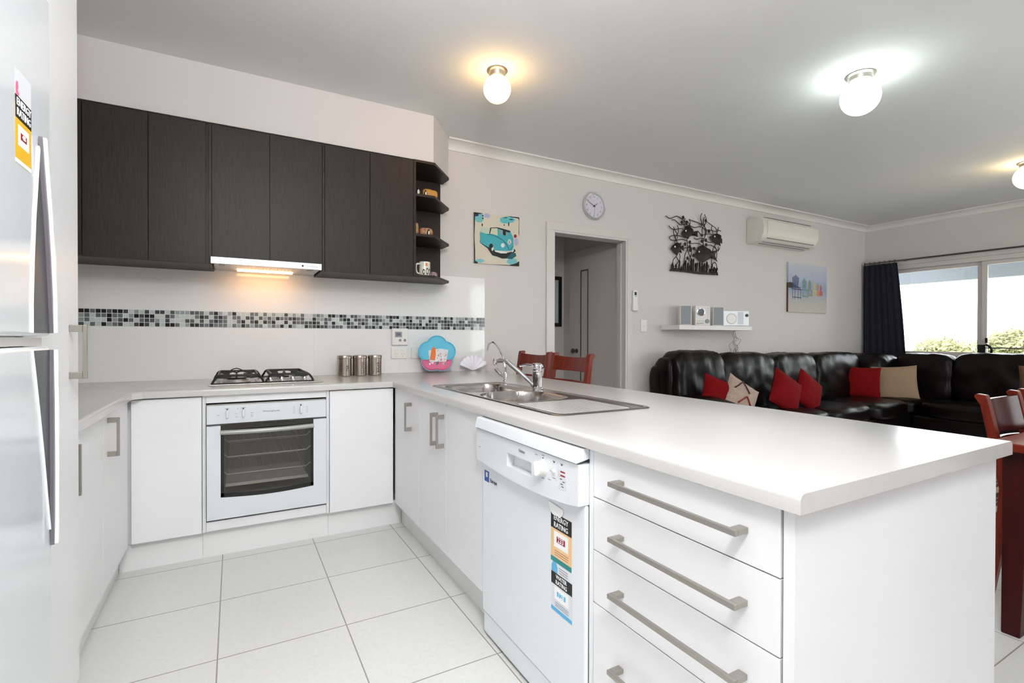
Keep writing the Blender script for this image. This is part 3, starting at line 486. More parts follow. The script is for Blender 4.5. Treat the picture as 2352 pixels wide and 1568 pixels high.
for z in (0.60, 0.515, 0.42):
    b = MB(); y = -0.62
    b.tube([(-1.03, y, z+0.018), (-1.015, y, z+0.014), (-1.0, y, z), (-0.6, y, z), (-0.585, y, z+0.014), (-0.57, y, z+0.018)], 0.0028, 6)
    for k in range(12): x = -0.99+k*0.0345; b.tube([(x, y, z), (x, -0.2, z)], 0.0009, 5)
    b.tube([(-1.0, -0.2, z), (-0.6, -0.2, z)], 0.0022, 6); b.build('rack', 'rack', t)
MB().box(-1.01, -0.61, 0.350, -0.59, -0.2, 0.352).box(-1.01, -0.612, 0.350, -0.59, -0.608, 0.366).build('tray', 'rack', t)

# peninsula: sink cabinet with three doors (faces -x)
t = thing('sink_cabinet', 'white three-door cabinet under the sink, facing the kitchen', 'cabinet', (0.2, -1.34, 0), 'white base cabinets')
b = MB(); b.box(-0.083, -0.735, 0.148, 0.48, -0.72, 0.862); b.box(-0.083, -1.965, 0.148, 0.48, -1.95, 0.862); b.box(0.465, -1.95, 0.148, 0.48, -0.735, 0.862); b.box(-0.083, -1.95, 0.148, 0.465, -0.735, 0.165)
b.build('body', 'carcass', t)
MB().box(-0.044, -1.965, 0, 0.44, -0.657, 0.148).build('kickboard', 'kick', t)
for ya, yb, hy in ((-0.716, -1.166, -1.035), (-1.169, -1.562, -1.452), (-1.565, -1.958, -1.532)):
    d = MB().box(-0.102, yb, 0.15, -0.084, ya, 0.862).build('door', 'white', t, bevel=0.001)
    bar_handle((-0.102, hy, 0.725), 'z', 0.158, (-1, 0, 0), d)

# drawer unit with end panels
t = thing('drawer_cabinet', 'white four-drawer cabinet with long bar handles at the peninsula end', 'cabinet', (0.2, -2.94, 0), 'white base cabinets')
MB().box(-0.083, -3.20, 0.148, 0.48, -2.655, 0.862).build('body', 'carcass', t)
MB().box(-0.044, -3.20, 0, 0.44, -2.655, 0.148).build('kickboard', 'kick', t)
MB().box(-0.100, -2.654, 0.0, 0.48, -2.6365, 0.862).build('side_panel', 'white', t)
for z0, z1, hz in ((0.731, 0.862, 0.797), (0.5855, 0.728, 0.656), (0.441, 0.5825, 0.512), (0.150, 0.438, 0.318)):
    d = MB().box(-0.102, -3.196, z0, -0.084, -2.657, z1).build('drawer', 'white', t, bevel=0.001)
    bar_handle((-0.102, -2.946, hz), 'y', 0.37, (-1, 0, 0), d)
t = thing('end_panel', 'tall white panel closing the near end of the peninsula under the worktop', 'panel', (0.34, -3.21, 0))
MB().box(-0.102, -3.222, 0.0, 0.785, -3.201, 0.862).build('panel', 'white', t, bevel=0.001)
MB().box(0.481, -3.20, 0, 0.497, -0.02, 0.862).build('back_panel', 'white', t)

# dishwasher
t = thing('dishwasher', 'white freestanding dishwasher under the peninsula worktop', 'dishwasher', (0.15, -2.31, 0))
MB().box(-0.095, -2.625, 0.03, 0.45, -1.985, 0.815).build('body', 'appliance', t)
Y0, Y1 = -2.634, -1.972
b = MB(); b.prism([(-0.055, 0.836), (-0.055, 0.8635), (-0.136, 0.857), (-0.146, 0.822), (-0.146, 0.819)], 'y', Y0, Y1); b.build('lid', 'appliance', t, bevel=0.006)
# control panel with an arched lower edge
N = 16; pts = []
for i in range(N+1):
    u = i/N; pts.append((Y1+(Y0-Y1)*u, 0.700-0.022*math.sin(math.pi*u)**0.7))
def panel(par):
    b = MB(); xf0 = -0.138; xb = -0.097
    dr = (-2.385, -2.215, 0.722, 0.768)   # recess
    for (ya, za), (yb, zb) in zip(pts, pts[1:]):
        ym = (ya+yb)/2
        if dr[0] < ym < dr[1]:
            b.prism([(ya, za), (yb, zb), (yb, dr[2]), (ya, dr[2])], 'x', xf0, xb); b.prism([(ya, dr[3]), (yb, dr[3]), (yb, 0.815), (ya, 0.815)], 'x', xf0, xb)
            b.prism([(ya, dr[2]), (yb, dr[2]), (yb, dr[3]), (ya, dr[3])], 'x', -0.108, xb)
        else: b.prism([(ya, za), (yb, zb), (yb, 0.815), (ya, 0.815)], 'x', xf0, xb)
    return b
DW_PANEL = panel(t)
b = MB(); b.box(-0.112, -2.6345, 0.095, -0.0975, -1.974, 0.699); b.build('door', 'appliance', t, bevel=0.008, seg=3)
MB().box(-0.107, -2.628, 0.012, -0.098, -1.978, 0.092).build('kick_plate', 'appliance', t, bevel=0.003)
b = MB(); b.lathe([(0.026, 0), (0.026, -0.004), (0.022, -0.006), (0.021, -0.016), (0.018, -0.018), (0, -0.018)], (-0.138, -2.455, 0.768), 'x', 28); b.puff(-0.172, -2.4615, 0.745, -0.152, -2.4485, 0.791, 4, n=4); b.build('knob', 'plastic', t)
b = MB(); b.lathe([(0.007, 0), (0.006, -0.006), (0, -0.007)], (-0.138, -2.515, 0.772), 'x', 16); b.build('button', 'plastic', t)
ZR = (0, -1, 0)
b = DW_PANEL; b.mi = 1; b.text('Dishlex', 0.0145, (-0.1383, -2.325, 0.792), ZR, (0, 0, 1), xs=0.9)
for y, z in ((-2.455, 0.805), (-2.415, 0.80), (-2.41, 0.768), (-2.42, 0.745), (-2.455, 0.735), (-2.49, 0.74), (-2.50, 0.768), (-2.515, 0.80), (-2.515, 0.75), (-2.555, 0.80)): b.box(-0.1386, y-0.007, z, -0.138, y+0.007, z+0.0016)
b.box(-0.1386, -2.006, 0.745, -0.138, -1.998, 0.748)
b.mi = 2
for y in (-2.455, -2.515, -2.555): b.box(-0.1388, y-0.0025, 0.7965, -0.138, y+0.0025, 0.800)
cp = b.build('control_panel', ['appliance', 'text', 'black'], t, smooth=0)
b = MB(); b.box(-0.1388, -2.578, 0.728, -0.138, -2.540, 0.786, 0)
for z in (0.777, 0.766): b.box(-0.1392, -2.572, z, -0.1388, -2.550, z+0.004, 1)
for z, y in ((0.756, -2.552), (0.75, -2.566), (0.742, -2.556), (0.735, -2.560)): b.box(-0.1392, y-0.005, z, -0.1388, y+0.005, z+0.0022, 2)
b.build('care_label', ['palegrey', 'redp', 'textdark'], cp)
b = MB(); X = -0.1124
b.box(X, -2.032, 0.610, -0.112, -1.992, 0.652, 0); b.box(X, -2.10, 0.605, -0.112, -2.032, 0.640, 1)
b.text('Europe', 0.021, (X-0.0004, -2.070, 0.622), ZR, (0, 0, 1), 2, xs=0.9); b.box(X-0.0004, -2.020, 0.628, X, -2.004, 0.646, 1)
b.build('europe_sticker', ['eblue', 'palegrey', 'textdark'], t)
def rating(par, org, rv, z1, wd, hd, words, top, band, foot, hot, name, num):
    # org: left edge point on the face (z ignored); rv: rightwards; z1: top of the black header
    rv = Vector(rv); nrm = rv.cross(Vector((0, 0, 1))); b = MB()
    def q(u0, u1, za, zb, mi, e): 
        p0 = org+rv*u0+nrm*e; p1 = org+rv*u1+nrm*(e+0.0004)
        b.box(min(p0.x, p1.x), min(p0.y, p1.y), za, max(p0.x, p1.x), max(p0.y, p1.y), zb, mi)
    q(0, wd, z1-hd, z1, 0, 0.0005); h = hd*0.31
    q(0, wd, z1-h, z1, 1, 0.001)
    s = min(wd*0.215, h*0.47)
    for i, wv in enumerate(words): b.text(wv, s, org+rv*wd/2+nrm*0.0016+Vector((0, 0, z1-h*(0.27+0.46*i)-(org.z))), rv, (0, 0, 1), 2, xs=0.95)
    q(wd*0.16, wd*0.84, z1-hd*0.68, z1-hd*0.36, 2, 0.001)
    q(wd*0.3, wd*0.7, z1-hd*0.57, z1-hd*0.45, 3, 0.0015)
    b.text(num, wd*0.2, org+rv*wd/2+nrm*0.002+Vector((0, 0, z1-hd*0.51-org.z)), rv, (0, 0, 1), 2)
    for k in range(3): q(wd*0.2, wd*0.85, z1-hd*(0.75+k*0.045)-0.0012, z1-hd*(0.75+k*0.045), 4, 0.001)
    q(0, wd, z1-hd, z1-hd*0.9, 5, 0.001)
    return b, (lambda m_: b.build(name, m_, par))
b, fin = rating(t, Vector((-0.112, -2.462, 0)), ZR, 0.632, 0.108, 0.148, ('ENERGY', 'RATING'), 0, 0, 0, 0, 'energy_rating_sticker', '233')
b.prism([(-2.452, 0.662), (-2.462, 0.636), (-2.475, 0.628), (-2.516, 0.629), (-2.53, 0.642), (-2.528, 0.655)], 'x', -0.1135, -0.116, 2)
fin(['ember', 'blackp', 'textwhite', 'redp', 'rust', 'tealband'])
b, fin = rating(t, Vector((-0.112, -2.465, 0)), ZR, 0.452, 0.108, 0.118, ('WATER', 'RATING'), 0, 0, 0, 0, 'water_rating_sticker', '128')
b.prism([(-2.466, 0.453), (-2.466, 0.47), (-2.474, 0.484), (-2.482, 0.492), (-2.49, 0.482), (-2.497, 0.47), (-2.497, 0.453)], 'x', -0.1125, -0.1129, 3)
for k in range(3): b.box(-0.1129, -2.55, 0.458+k*0.007, -0.1125, -2.505, 0.4595+k*0.007, 4)
fin(['palegrey', 'blackp', 'textwhite', 'blue', 'text', 'blue'])

# tall pantry and fridge at the left edge
t = thing('pantry_cabinet', 'tall white pantry cabinet beside the fridge with a short upright handle', 'cabinet', (-1.7, -2.02, 0))
MB().box(XL+0.003, -2.24, 0.13, -1.399, -1.793, 2.72).build('body', 'carcass', t)
MB().box(XL+0.003, -2.24, 0, -1.43, -1.79, 0.13).build('kickboard', 'kick', t)
d = MB().box(-1.398, -2.24, 0.13, -1.38, -1.790, 2.715).build('door', 'white', t, bevel=0.002)
bar_handle((-1.38, -1.882, 1.124), 'z', 0.155, (1, 0, 0), d)
t = thing('refrigerator', 'glossy white two-door fridge with bowed recessed handles, at the left edge', 'fridge', (-1.7, -2.7, 0))
MB().box(XL+0.02, -3.12, 0.05, -1.39, -2.255, 1.93).build('body', 'fridge', t)
MB().box(XL+0.05, -3.1, 0, -1.42, -2.28, 0.05).build('plinth', 'grey', t)
def fdoor(z0, z1, prof, nm):
    d = MB().box(-1.388, -3.125, z0, -1.33, -2.250, z1).build(nm, 'fridge', t, bevel=0.01, seg=3)
    L, Rr = prof; out = L+Rr[::-1]
    MB().prism(out, 'x', -1.3298, -1.3285).build('handle_recess', 'recess', d)
    b = MB(); b.tube([(-1.329, y, z) for y, z in L], 0.0028, 8); b.build('handle_rim', 'fridge_rim', d)
    b = MB(); b.prism([(y, z) for y, z in Rr]+[(y-0.008, z) for y, z in Rr[::-1]], 'x', -1.330, -1.316)
    b.build('handle_grip', 'fridge_rim', d, bevel=0.002)
    b = MB(); b.prism([(y-0.010, z) for y, z in Rr]+[(y-0.019 if 0 < i < len(Rr)-1 else y-0.012, z) for i, (y, z) in list(enumerate(Rr))[::-1]], 'x', -1.3285, -1.322)
    b.build('handle_inner_edge', 'purple', d)
fdoor(1.168, 1.92, ([(-2.379, 1.175), (-2.379, 1.232), (-2.372, 1.32), (-2.361, 1.413), (-2.345, 1.50), (-2.333, 1.57)], [(-2.258, 1.175), (-2.262, 1.258), (-2.274, 1.345), (-2.289, 1.429), (-2.308, 1.51), (-2.326, 1.59)]), 'freezer_door')
fdoor(0.06, 1.146, ([(-2.380, 1.138), (-2.362, 1.08), (-2.340, 1.004), (-2.315, 0.91), (-2.295, 0.826), (-2.272, 0.737)], [(-2.258, 1.138), (-2.253, 1.04), (-2.2515, 0.943), (-2.2515, 0.86), (-2.2535, 0.765), (-2.258, 0.70)]), 'fridge_door')
MB().box(-1.40, -3.11, 1.148, -1.345, -2.258, 1.166).build('door_gap', 'trim_white', t)
b = MB(); X = -1.33
def fs(u0, u1, z0, z1, mi, e): b.box(X+e, -2.462+u0, z0, X+e+0.0003, -2.462+u1, z1, mi)
fs(0, 0.085, 1.508, 1.612, 0, 0.0003); fs(0, 0.085, 1.585, 1.628, 1, 0.0006); fs(0, 0.085, 1.628, 1.68, 2, 0.0003)
b.text('ENERGY', 0.0205, (X+0.001, -2.419, 1.616), (0, 1, 0), (0, 0, 1), 3); b.text('RATING', 0.0205, (X+0.001, -2.419, 1.597), (0, 1, 0), (0, 0, 1), 3)
fs(0.014, 0.071, 1.535, 1.575, 3, 0.0006); fs(0.026, 0.058, 1.549, 1.562, 4, 0.0009); fs(0, 0.085, 1.50, 1.508, 3, 0.0003)
b.text('415', 0.012, (X+0.0014, -2.42, 1.5555), (0, 1, 0), (0, 0, 1), 3)
b.prism([(-2.459, 1.628), (-2.461, 1.642), (-2.457, 1.654), (-2.449, 1.655), (-2.446, 1.646), (-2.449, 1.638), (-2.442, 1.634), (-2.446, 1.628)], 'x', X+0.0006, X+0.0009, 5)
b.build('energy_rating_sticker', ['yellow', 'blackp', 'palegrey', 'textwhite', 'redp', 'pink'], t)

# ------------------------------------------------------------------ wall cabinets
ZT, ZB = 2.388, 1.588
def wall_cab(x0, x1, zb, doors, label, under=True):
    t = thing('wall_cabinet', label, 'cabinet', ((x0+x1)/2, -0.2, zb), 'dark wall cabinets')
    MB().box(x0, -0.381, zb, x1, -0.013, ZT).build('body', 'espresso', t)
    for a, c in doors:
        MB().box(a+0.0015, -0.400, zb+0.001, c-0.0015, -0.382, ZT).build('door', 'espresso', t, bevel=0.0008, seg=1)
    return t
wall_cab(XL+0.003, -1.0935, ZB, ((-1.93, -1.656), (-1.656, -1.376), (-1.376, -1.107)), 'espresso wall cabinet at the left, beside the pantry')
wall_cab(-1.079, -0.4785, 1.628, ((-1.079, -0.7785), (-0.7785, -0.4785)), 'shorter espresso wall cabinet directly above the rangehood')
wall_cab(-0.4645, 0.1155, ZB, ((-0.4645, -0.181), (-0.181, 0.1155)), 'espresso wall cabinet between the rangehood and the open shelves')
MB().box(-1.0925, -0.398, ZB, -1.080, -0.013, ZT).build('filler_panel', 'espresso', bpy.data.objects['wall_cabinet'])
MB().box(-0.4775, -0.398, ZB, -0.4655, -0.013, ZT).build('filler_panel', 'espresso', bpy.data.objects['wall_cabinet.002'])
t = thing('corner_shelf_unit', 'open espresso corner shelf unit with four chamfered shelves', 'shelf', (0.28, -0.15, 1.60), 'dark wall cabinets')
MB().box(0.117, -0.399, 1.588, 0.134, -0.013, 2.400).build('side_panel', 'espresso', t)
MB().box(0.134, -0.016, 1.618, 0.459, -0.002, 2.382).build('back_panel', 'espresso', t)
for z in (1.588, 1.872, 2.148, 2.382):
    MB().prism([(0.1345, -0.002), (0.1345, -0.400), (0.272, -0.400), (0.482, -0.140), (0.482, -0.002)], 'z', z, z+0.018).build('shelf', 'espresso', t, bevel=0.001, seg=1)

# rangehood
t = thing('rangehood', 'slim silver slide-out rangehood with a warm light', 'rangehood', (-0.785, -0.25, 1.56))
MB().box(-1.084, -0.435, 1.588, -0.487, -0.412, 1.6265).build('front_bar', 'alu', t, bevel=0.002)
b = MB(); b.box(-1.072, -0.411, 1.596, -0.488, -0.015, 1.6265); b.build('hood_body', mat('hood_grey_paint', (196, 196, 196), 0.4, 0.3), t, bevel=0.003)
b = MB(); b.box(-0.985, -0.385, 1.592, -0.60, -0.20, 1.5955)
for k in range(18): b.box(-0.98+k*0.021, -0.38, 1.5905, -0.975+k*0.021, -0.205, 1.592)
b.build('filter', 'alu', t)
b = MB(); b.box(-0.95, -0.17, 1.586, -0.63, -0.125, 1.5955); b.build('light_strip', 'glow_hood', t)
b = MB(); b.text('Westinghouse', 0.012, (-0.545, -0.4354, 1.607), (1, 0, 0), (0, 0, 1)); b.lathe([(0.006, 0), (0.006, -0.0006), (0.0045, -0.0006), (0.0045, 0)], (-0.598, -0.435, 1.607), 'y', 16); b.build('lettering', 'text', t)
for x in (-1.03, -0.545): MB().box(x-0.015, -0.37, 1.591, x+0.015, -0.30, 1.5955).build('switch_plate', 'grey', t)

# ------------------------------------------------------------------ worktop (one continuous U) with the sink cut-out
zt, zb_ = 0.900, 0.864
hx0, hx1, hy0, hy1 = 0.012, 0.385, -1.985, -1.130
def edgex(y): return 0.866+(0.818-0.866)*(y/-3.24)
bm = bmesh.new()
def V(x, y, z): return bm.verts.new((x, y, z))
X_ = [XL, -1.398, -1.36, -0.162, -0.122, hx0, hx1, None]
Y_ = [-3.244, hy0, hy1, -0.768, -0.728, 0.0, -1.79]
cells = []
def quad(pts): cells.append(pts)
E_ = edgex
quad([(XL+0.001, -1.79), (-1.398, -1.79), (-1.398, -0.768), (XL+0.001, -0.768)]); quad([(XL+0.001, -0.768), (-1.398, -0.768), (-1.36, -0.728), (-1.36, 0), (XL+0.001, 0)])
quad([(-1.36, -0.728), (-0.122, -0.728), (-0.122, 0), (-1.36, 0)])
quad([(-0.122, -0.728), (hx0, -0.728), (hx0, 0), (-0.122, 0)]); quad([(hx0, -0.728), (hx1, -0.728), (hx1, 0), (hx0, 0)]); quad([(hx1, -0.728), (E_(-.728), -0.728), (E_(0), 0), (hx1, 0)])
quad([(-0.122, hy1), (hx0, hy1), (hx0, -0.728), (-0.122, -0.728)]); quad([(hx0, hy1), (hx1, hy1), (hx1, -0.728), (hx0, -0.728)]); quad([(hx1, hy1), (E_(hy1), hy1), (E_(-.728), -0.728), (hx1, -0.728)])
quad([(-0.122, hy0), (hx0, hy0), (hx0, hy1), (-0.122, hy1)]); quad([(hx1, hy0), (E_(hy0), hy0), (E_(hy1), hy1), (hx1, hy1)])
quad([(-0.122, -3.244), (hx0, -3.244), (hx0, hy0), (-0.122, hy0)]); quad([(hx0, -3.244), (hx1, -3.244), (hx1, hy0), (hx0, hy0)]); quad([(hx1, -3.244), (E_(-3.244), -3.244), (E_(hy0), hy0), (hx1, hy0)])
vm = {}
def gv(p):
    k = (round(p[0], 4), round(p[1], 4))
    if k not in vm: vm[k] = V(p[0], p[1], zt)
    return vm[k]
fcs = [bm.faces.new([gv(p) for p in c]) for c in cells]
r = bmesh.ops.extrude_face_region(bm, geom=fcs)
bmesh.ops.translate(bm, verts=[g for g in r['geom'] if isinstance(g, bmesh.types.BMVert)], vec=(0, 0, zb_-zt))
bmesh.ops.recalc_face_normals(bm, faces=bm.faces)
be = [e for e in bm.edges if len(e.link_faces) == 2 and abs(e.calc_face_angle(0)) > 1 and all(v.co.z > zt-0.001 for v in e.verts) and not all(hx0-.01 < v.co.x < hx1+.01 and hy0-.01 < v.co.y < hy1+.01 for v in e.verts)
      and not all(abs(v.co.y+3.244) < 0.001 for v in e.verts)]
bmesh.ops.bevel(bm, geom=be, offset=0.012, segments=4, profile=0.5, affect='EDGES')
b = MB(); bm.verts.index_update(); b.add([v.co.copy() for v in bm.verts], [tuple(v.index for v in f.verts) for f in bm.faces]); bm.free()
wt = b.build('worktop', 'bench', smooth=30); tag(wt, 'continuous pale laminate worktop over the base cabinets and peninsula', 'worktop')

# cooktop
t = thing('gas_cooktop', 'stainless gas cooktop with black cast-iron trivets, above the oven', 'cooktop', (-0.79, -0.33, 0.90))
b = MB(); b.box(-1.092, -0.585, 0.9005, -0.502, -0.085, 0.908); b.build('base_plate', 'steel', t, bevel=0.003, seg=3)
for x, y, r_ in ((-0.955, -0.44, 0.062), (-0.955, -0.205, 0.04), (-0.69, -0.22, 0.05), (-0.70, -0.42, 0.032)):
    b = MB(); b.lathe([(r_*1.15, 0), (r_*1.15, 0.006), (r_, 0.010), (r_, 0.018), (0, 0.018)], (x, y, 0.908), 'z', 28, 0); b.lathe([(r_*0.8, 0.018), (r_*0.85, 0.022), (r_*0.75, 0.027), (0, 0.028)], (x, y, 0.908), 'z', 28, 1)
    b.build('burner', ['alu', 'iron'], t)
def trivet(x0, x1, y0, y1, cs):
    b = MB(); z = 0.952; r_ = 0.0065
    b.tube(bez([(x0, y0, 0.909), (x0+0.012, y0+0.01, 0.93), (x0+0.03, y0+0.02, z), (x0+0.09, y0+0.02, z)], 5), r_, 8)
    b.tube(bez([(x1, y0, 0.909), (x1-0.008, y0+0.01, 0.93), (x1-0.03, y0+0.02, z), (x1-0.09, y0+0.02, z)], 5), r_, 8)
    b.tube(bez([(x0, y1, 0.909), (x0+0.012, y1-0.01, 0.93), (x0+0.03, y1-0.02, z), (x0+0.09, y1-0.02, z)], 5), r_, 8)
    b.tube(bez([(x1, y1, 0.909), (x1-0.008, y1-0.01, 0.93), (x1-0.03, y1-0.02, z), (x1-0.09, y1-0.02, z)], 5), r_, 8)
    for y in (y0+0.02, y1-0.02): b.prism([(x0+0.03, z-0.012), (x0+0.07, z-0.018), (x0+0.1, z-0.006), (x1-0.1, z-0.006), (x1-0.06, z-0.018), (x1-0.03, z-0.012), (x1-0.03, z+0.007), (x0+0.03, z+0.007)], 'y', y-0.0045, y+0.0045)
    for x in (x0+0.03, x1-0.03): b.prism([(y0+0.02, z-0.014), (y1-0.02, z-0.014), (y1-0.02, z+0.007), (y0+0.02, z+0.007)], 'x', x-0.004, x+0.004)
    b.box(x0+0.005, y0, 0.908, x1-0.005, y0+0.008, 0.914); b.box(x0+0.005, y1-0.008, 0.908, x1-0.005, y1, 0.914)
    for (cx, cy) in cs:
        for k in range(4):
            a = k*math.pi/2; p0 = Vector((cx+0.035*math.cos(a), cy+0.035*math.sin(a), z+0.003)); p1 = Vector((cx+0.085*math.cos(a), cy+0.085*math.sin(a), z-0.002)); b.tube([p0, p1], 0.005, 6)
    return b.build('trivet', 'iron', t, smooth=40)
trivet(-1.075, -0.82, -0.565, -0.10, ((-0.955, -0.44), (-0.955, -0.205)))
trivet(-0.81, -0.555, -0.565, -0.10, ((-0.69, -0.22), (-0.70, -0.42)))
b = MB()
b.tube(bez([(-0.955+0.03*math.cos(a), -0.44, 0.975+0.012*math.sin(a)) for a in (0, 1.57, 3.14, 4.7, 6.28)], 4), 0.003, 6); b.tube([(-0.955, -0.44, 0.93), (-0.955, -0.44, 0.965)], 0.004, 6); b.build('wok_support', 'iron', t)
for x in (-0.785, -0.725, -0.665, -0.60):
    b = MB(); b.lathe([(0.017, 0), (0.017, 0.004), (0.013, 0.006), (0.012, 0.026), (0.010, 0.029), (0, 0.029)], (x, -0.535, 0.908), 'z', 20); b.build('knob', 'chrome', t)

# ------------------------------------------------------------------ sink and taps
def rr(x, y, x0, x1, y0, y1, r):   # signed distance to a rounded rectangle (negative inside)
    cx, cy = (x0+x1)/2, (y0+y1)/2; qx = abs(x-cx)-(x1-x0)/2+r; qy = abs(y-cy)-(y1-y0)/2+r
    return math.hypot(max(qx, 0), max(qy, 0))+min(max(qx, qy), 0)-r
SX0, SX1, SY0, SY1 = -0.012, 0.440, -2.345, -1.095
def st(a): a = min(1, max(0, a)); return a*a*(3-2*a)
def sz(x, y):
    z = 0.9045; d = rr(x, y, SX0, SX1, SY0, SY1, 0.045)
    z -= 0.0035*st((d+0.006)/0.006)
    di = rr(x, y, SX0+0.018, SX1-0.018, SY0+0.018, SY1-0.018, 0.04); z -= 0.0035*st((-di)/0.006)
    b1 = rr(x, y, 0.022, 0.362, -1.550, -1.150, 0.085); z -= 0.135*st((-b1-0.001)/0.02)
    b2 = rr(x, y, 0.022, 0.362, -1.962, -1.572, 0.12); z -= 0.135*st((-b2-0.001)/0.02)
    dr = rr(x, y, 0.028, 0.365, -2.315, -1.975, 0.04)
    if dr < 0: z -= 0.004*st(-dr/0.006); z += 0.0035*st(-dr/0.02)*max(0, math.sin((x-0.028)/0.0112*math.pi/1.0))**1.5
    return z
NX, NY = 200, 300; b = MB(); idx = {}
for j in range(NY+1):
    for i in range(NX+1):
        x = SX0+(SX1-SX0)*i/NX; y = SY0+(SY1-SY0)*j/NY
        # pull the outline corners in to a radius
        cx = min(max(x, SX0+0.045), SX1-0.045); cy = min(max(y, SY0+0.045), SY1-0.045)
        dx, dy = x-cx, y-cy
        if dx and dy:
            L = math.hypot(dx, dy); k = max(abs(dx), abs(dy))/L; dx *= k; dy *= k
        idx[i, j] = len(b.v); b.v.append(Vector((cx+dx, cy+dy, sz(cx+dx, cy+dy))))
for j in range(NY):
    for i in range(NX): b.f.append((idx[i, j], idx[i+1, j], idx[i+1, j+1], idx[i, j+1])); b.m.append(0)
t = thing('kitchen_sink', 'stainless double-bowl sink with ribbed drainer set in the peninsula', 'sink', (0.21, -1.72, 0.90))
o = b.build('sink_top', mat('sink_steel', (176, 170, 166), 0.2, 1.0), t, smooth=60, solid=0)
for y in (-1.355, -1.765): MB().lathe([(0.03, 0.0), (0.03, 0.003), (0.022, 0.004), (0, 0.002)], (0.19, y, 0.7665), 'z', 24).build('drain', 'chrome', t)
t = thing('mixer_tap', 'chrome lever mixer tap with a long swan spout over the bowls', 'tap', (0.40, -1.55, 0.90))
bx_, by_ = 0.402, -1.555
b = MB(); b.lathe([(0.030, 0), (0.030, 0.008), (0.024, 0.014), (0.025, 0.03), (0.025, 0.085), (0.027, 0.088), (0.027, 0.094), (0.024, 0.098)], (bx_, by_, 0.901), 'z', 28); b.build('body', 'chrome', t)
b = MB(); b.puff(bx_-0.028, by_-0.029, 0.992, bx_+0.028, by_+0.029, 1.038, 3, n=8); b.tube(bez([(bx_-0.005, by_+0.005, 1.018), (bx_-0.03, by_+0.05, 1.026), (bx_-0.045, by_+0.10, 1.018)]), [0.017, 0.015, 0.013, 0.011, 0.010, 0.009, 0.009, 0.008, 0.008, 0.007, 0.007, 0.007, 0.007], 12, sx=0.6); b.build('lever', 'chrome', t)
b = MB(); sp = bez([(bx_-0.012, by_+0.012, 0.918), (bx_-0.03, by_+0.06, 0.955), (bx_-0.07, by_+0.14, 1.018), (bx_-0.09, by_+0.18, 1.043), (bx_-0.115, by_+0.225, 1.042)])
b.tube(sp, 0.0125, 14); e = sp[-1]; b.lathe([(0.0, 0.016), (0.015, 0.014), (0.016, -0.012), (0.013, -0.024), (0, -0.024)], (e.x-0.006, e.y+0.008, e.z), 'z', 20); b.build('spout', 'chrome', t)
t = thing('filter_tap', 'thin chrome gooseneck filter tap behind the sink', 'tap', (0.47, -1.09, 0.90))
b = MB(); b.lathe([(0.016, 0), (0.016, 0.006), (0.011, 0.01), (0.011, 0.05), (0.008, 0.06)], (0.468, -1.085, 0.9005), 'z', 20); b.build('body', 'chrome', t)
b = MB(); b.tube(bez([(0.468, -1.085, 0.95), (0.468, -1.08, 1.0), (0.466, -1.05, 1.06), (0.46, -0.99, 1.115), (0.455, -0.945, 1.139), (0.45, -0.905, 1.128), (0.448, -0.885, 1.098), (0.449, -0.882, 1.083)]), 0.0055, 10); b.build('spout', 'chrome', t)
b = MB(); b.tube([(0.466, -1.08, 0.925), (0.455, -1.035, 0.952)], 0.007, 10); b.tube([(0.458, -1.045, 0.938), (0.448, -1.0, 0.972)], [0.014, 0.013], 14); b.build('lever', 'chrome', t)
# ------------------------------------------------------------------ things on the worktop
for x, word, lab in ((-0.300, 'TEA', 'brushed steel canister lettered TEA, leftmost of the three'), (-0.197, 'COFFEE', 'brushed steel canister lettered COFFEE, middle of the three'), (-0.092, 'SUGAR', 'brushed steel canister lettered SUGAR, rightmost of the three')):
    y = -0.165; t = thing('canister', lab, 'canister', (x, y, 0.901), 'steel canisters beside the cooktop')
    MB().lathe([(0.0445, 0), (0.047, 0.003), (0.047, 0.118), (0.044, 0.122)], (x, y, 0.901), 'z', 40).build('body', 'canister', t)
    MB().lathe([(0.049, 0.118), (0.0495, 0.121), (0.0495, 0.138), (0.047, 0.142), (0.03, 0.144), (0, 0.1445)], (x, y, 0.901), 'z', 40).build('lid', 'canister', t)
    b = MB(); a = R(28); n_ = Vector((math.sin(a)*-0.2, -1, 0)).normalized(); o_ = Vector((x+0.012, y, 0.957))+Vector((0, -0.0462, 0))
    b.text(word, 0.023, o_, (0, 0, 1), (-1, 0, 0), align='CENTER'); b.build('lettering', 'textdark', t)
# flower-shaped gift tin
t = thing('gift_tin', 'blue and pink flower-shaped tin standing on the worktop near the shell dish', 'tin', (0.40, -0.12, 0.901))
def flower(r, n=90, c=(0.40, 1.042), f=0.10):
    return [(c[0]+r*(0.90+0.20*abs(math.cos(2.5*(a-math.pi/2)))**0.75)*math.cos(a)*1.0, c[1]+r*(0.90+0.20*abs(math.cos(2.5*(a-math.pi/2)))**0.75)*math.sin(a)*0.98) for a in [2*math.pi*i/n for i in range(n)]]
rot = Matrix.Translation((0.40, -0.10, 0)) @ Matrix.Rotation(R(-20), 4, 'Z') @ Matrix.Translation((-0.40, 0.10, 0))
def clip(pts, z0, z1):
    def cut(P, f):
        o = []
        for i in range(len(P)):
            a, c = P[i], P[(i+1) % len(P)]; fa, fc = f(a), f(c)
            if fa >= 0: o.append(a)
            if fa*fc < 0: k = fa/(fa-fc); o.append((a[0]+(c[0]-a[0])*k, a[1]+(c[1]-a[1])*k))
        return o
    return cut(cut(pts, lambda p: p[1]-z0), lambda p: z1-p[1])
F1 = flower(0.130)
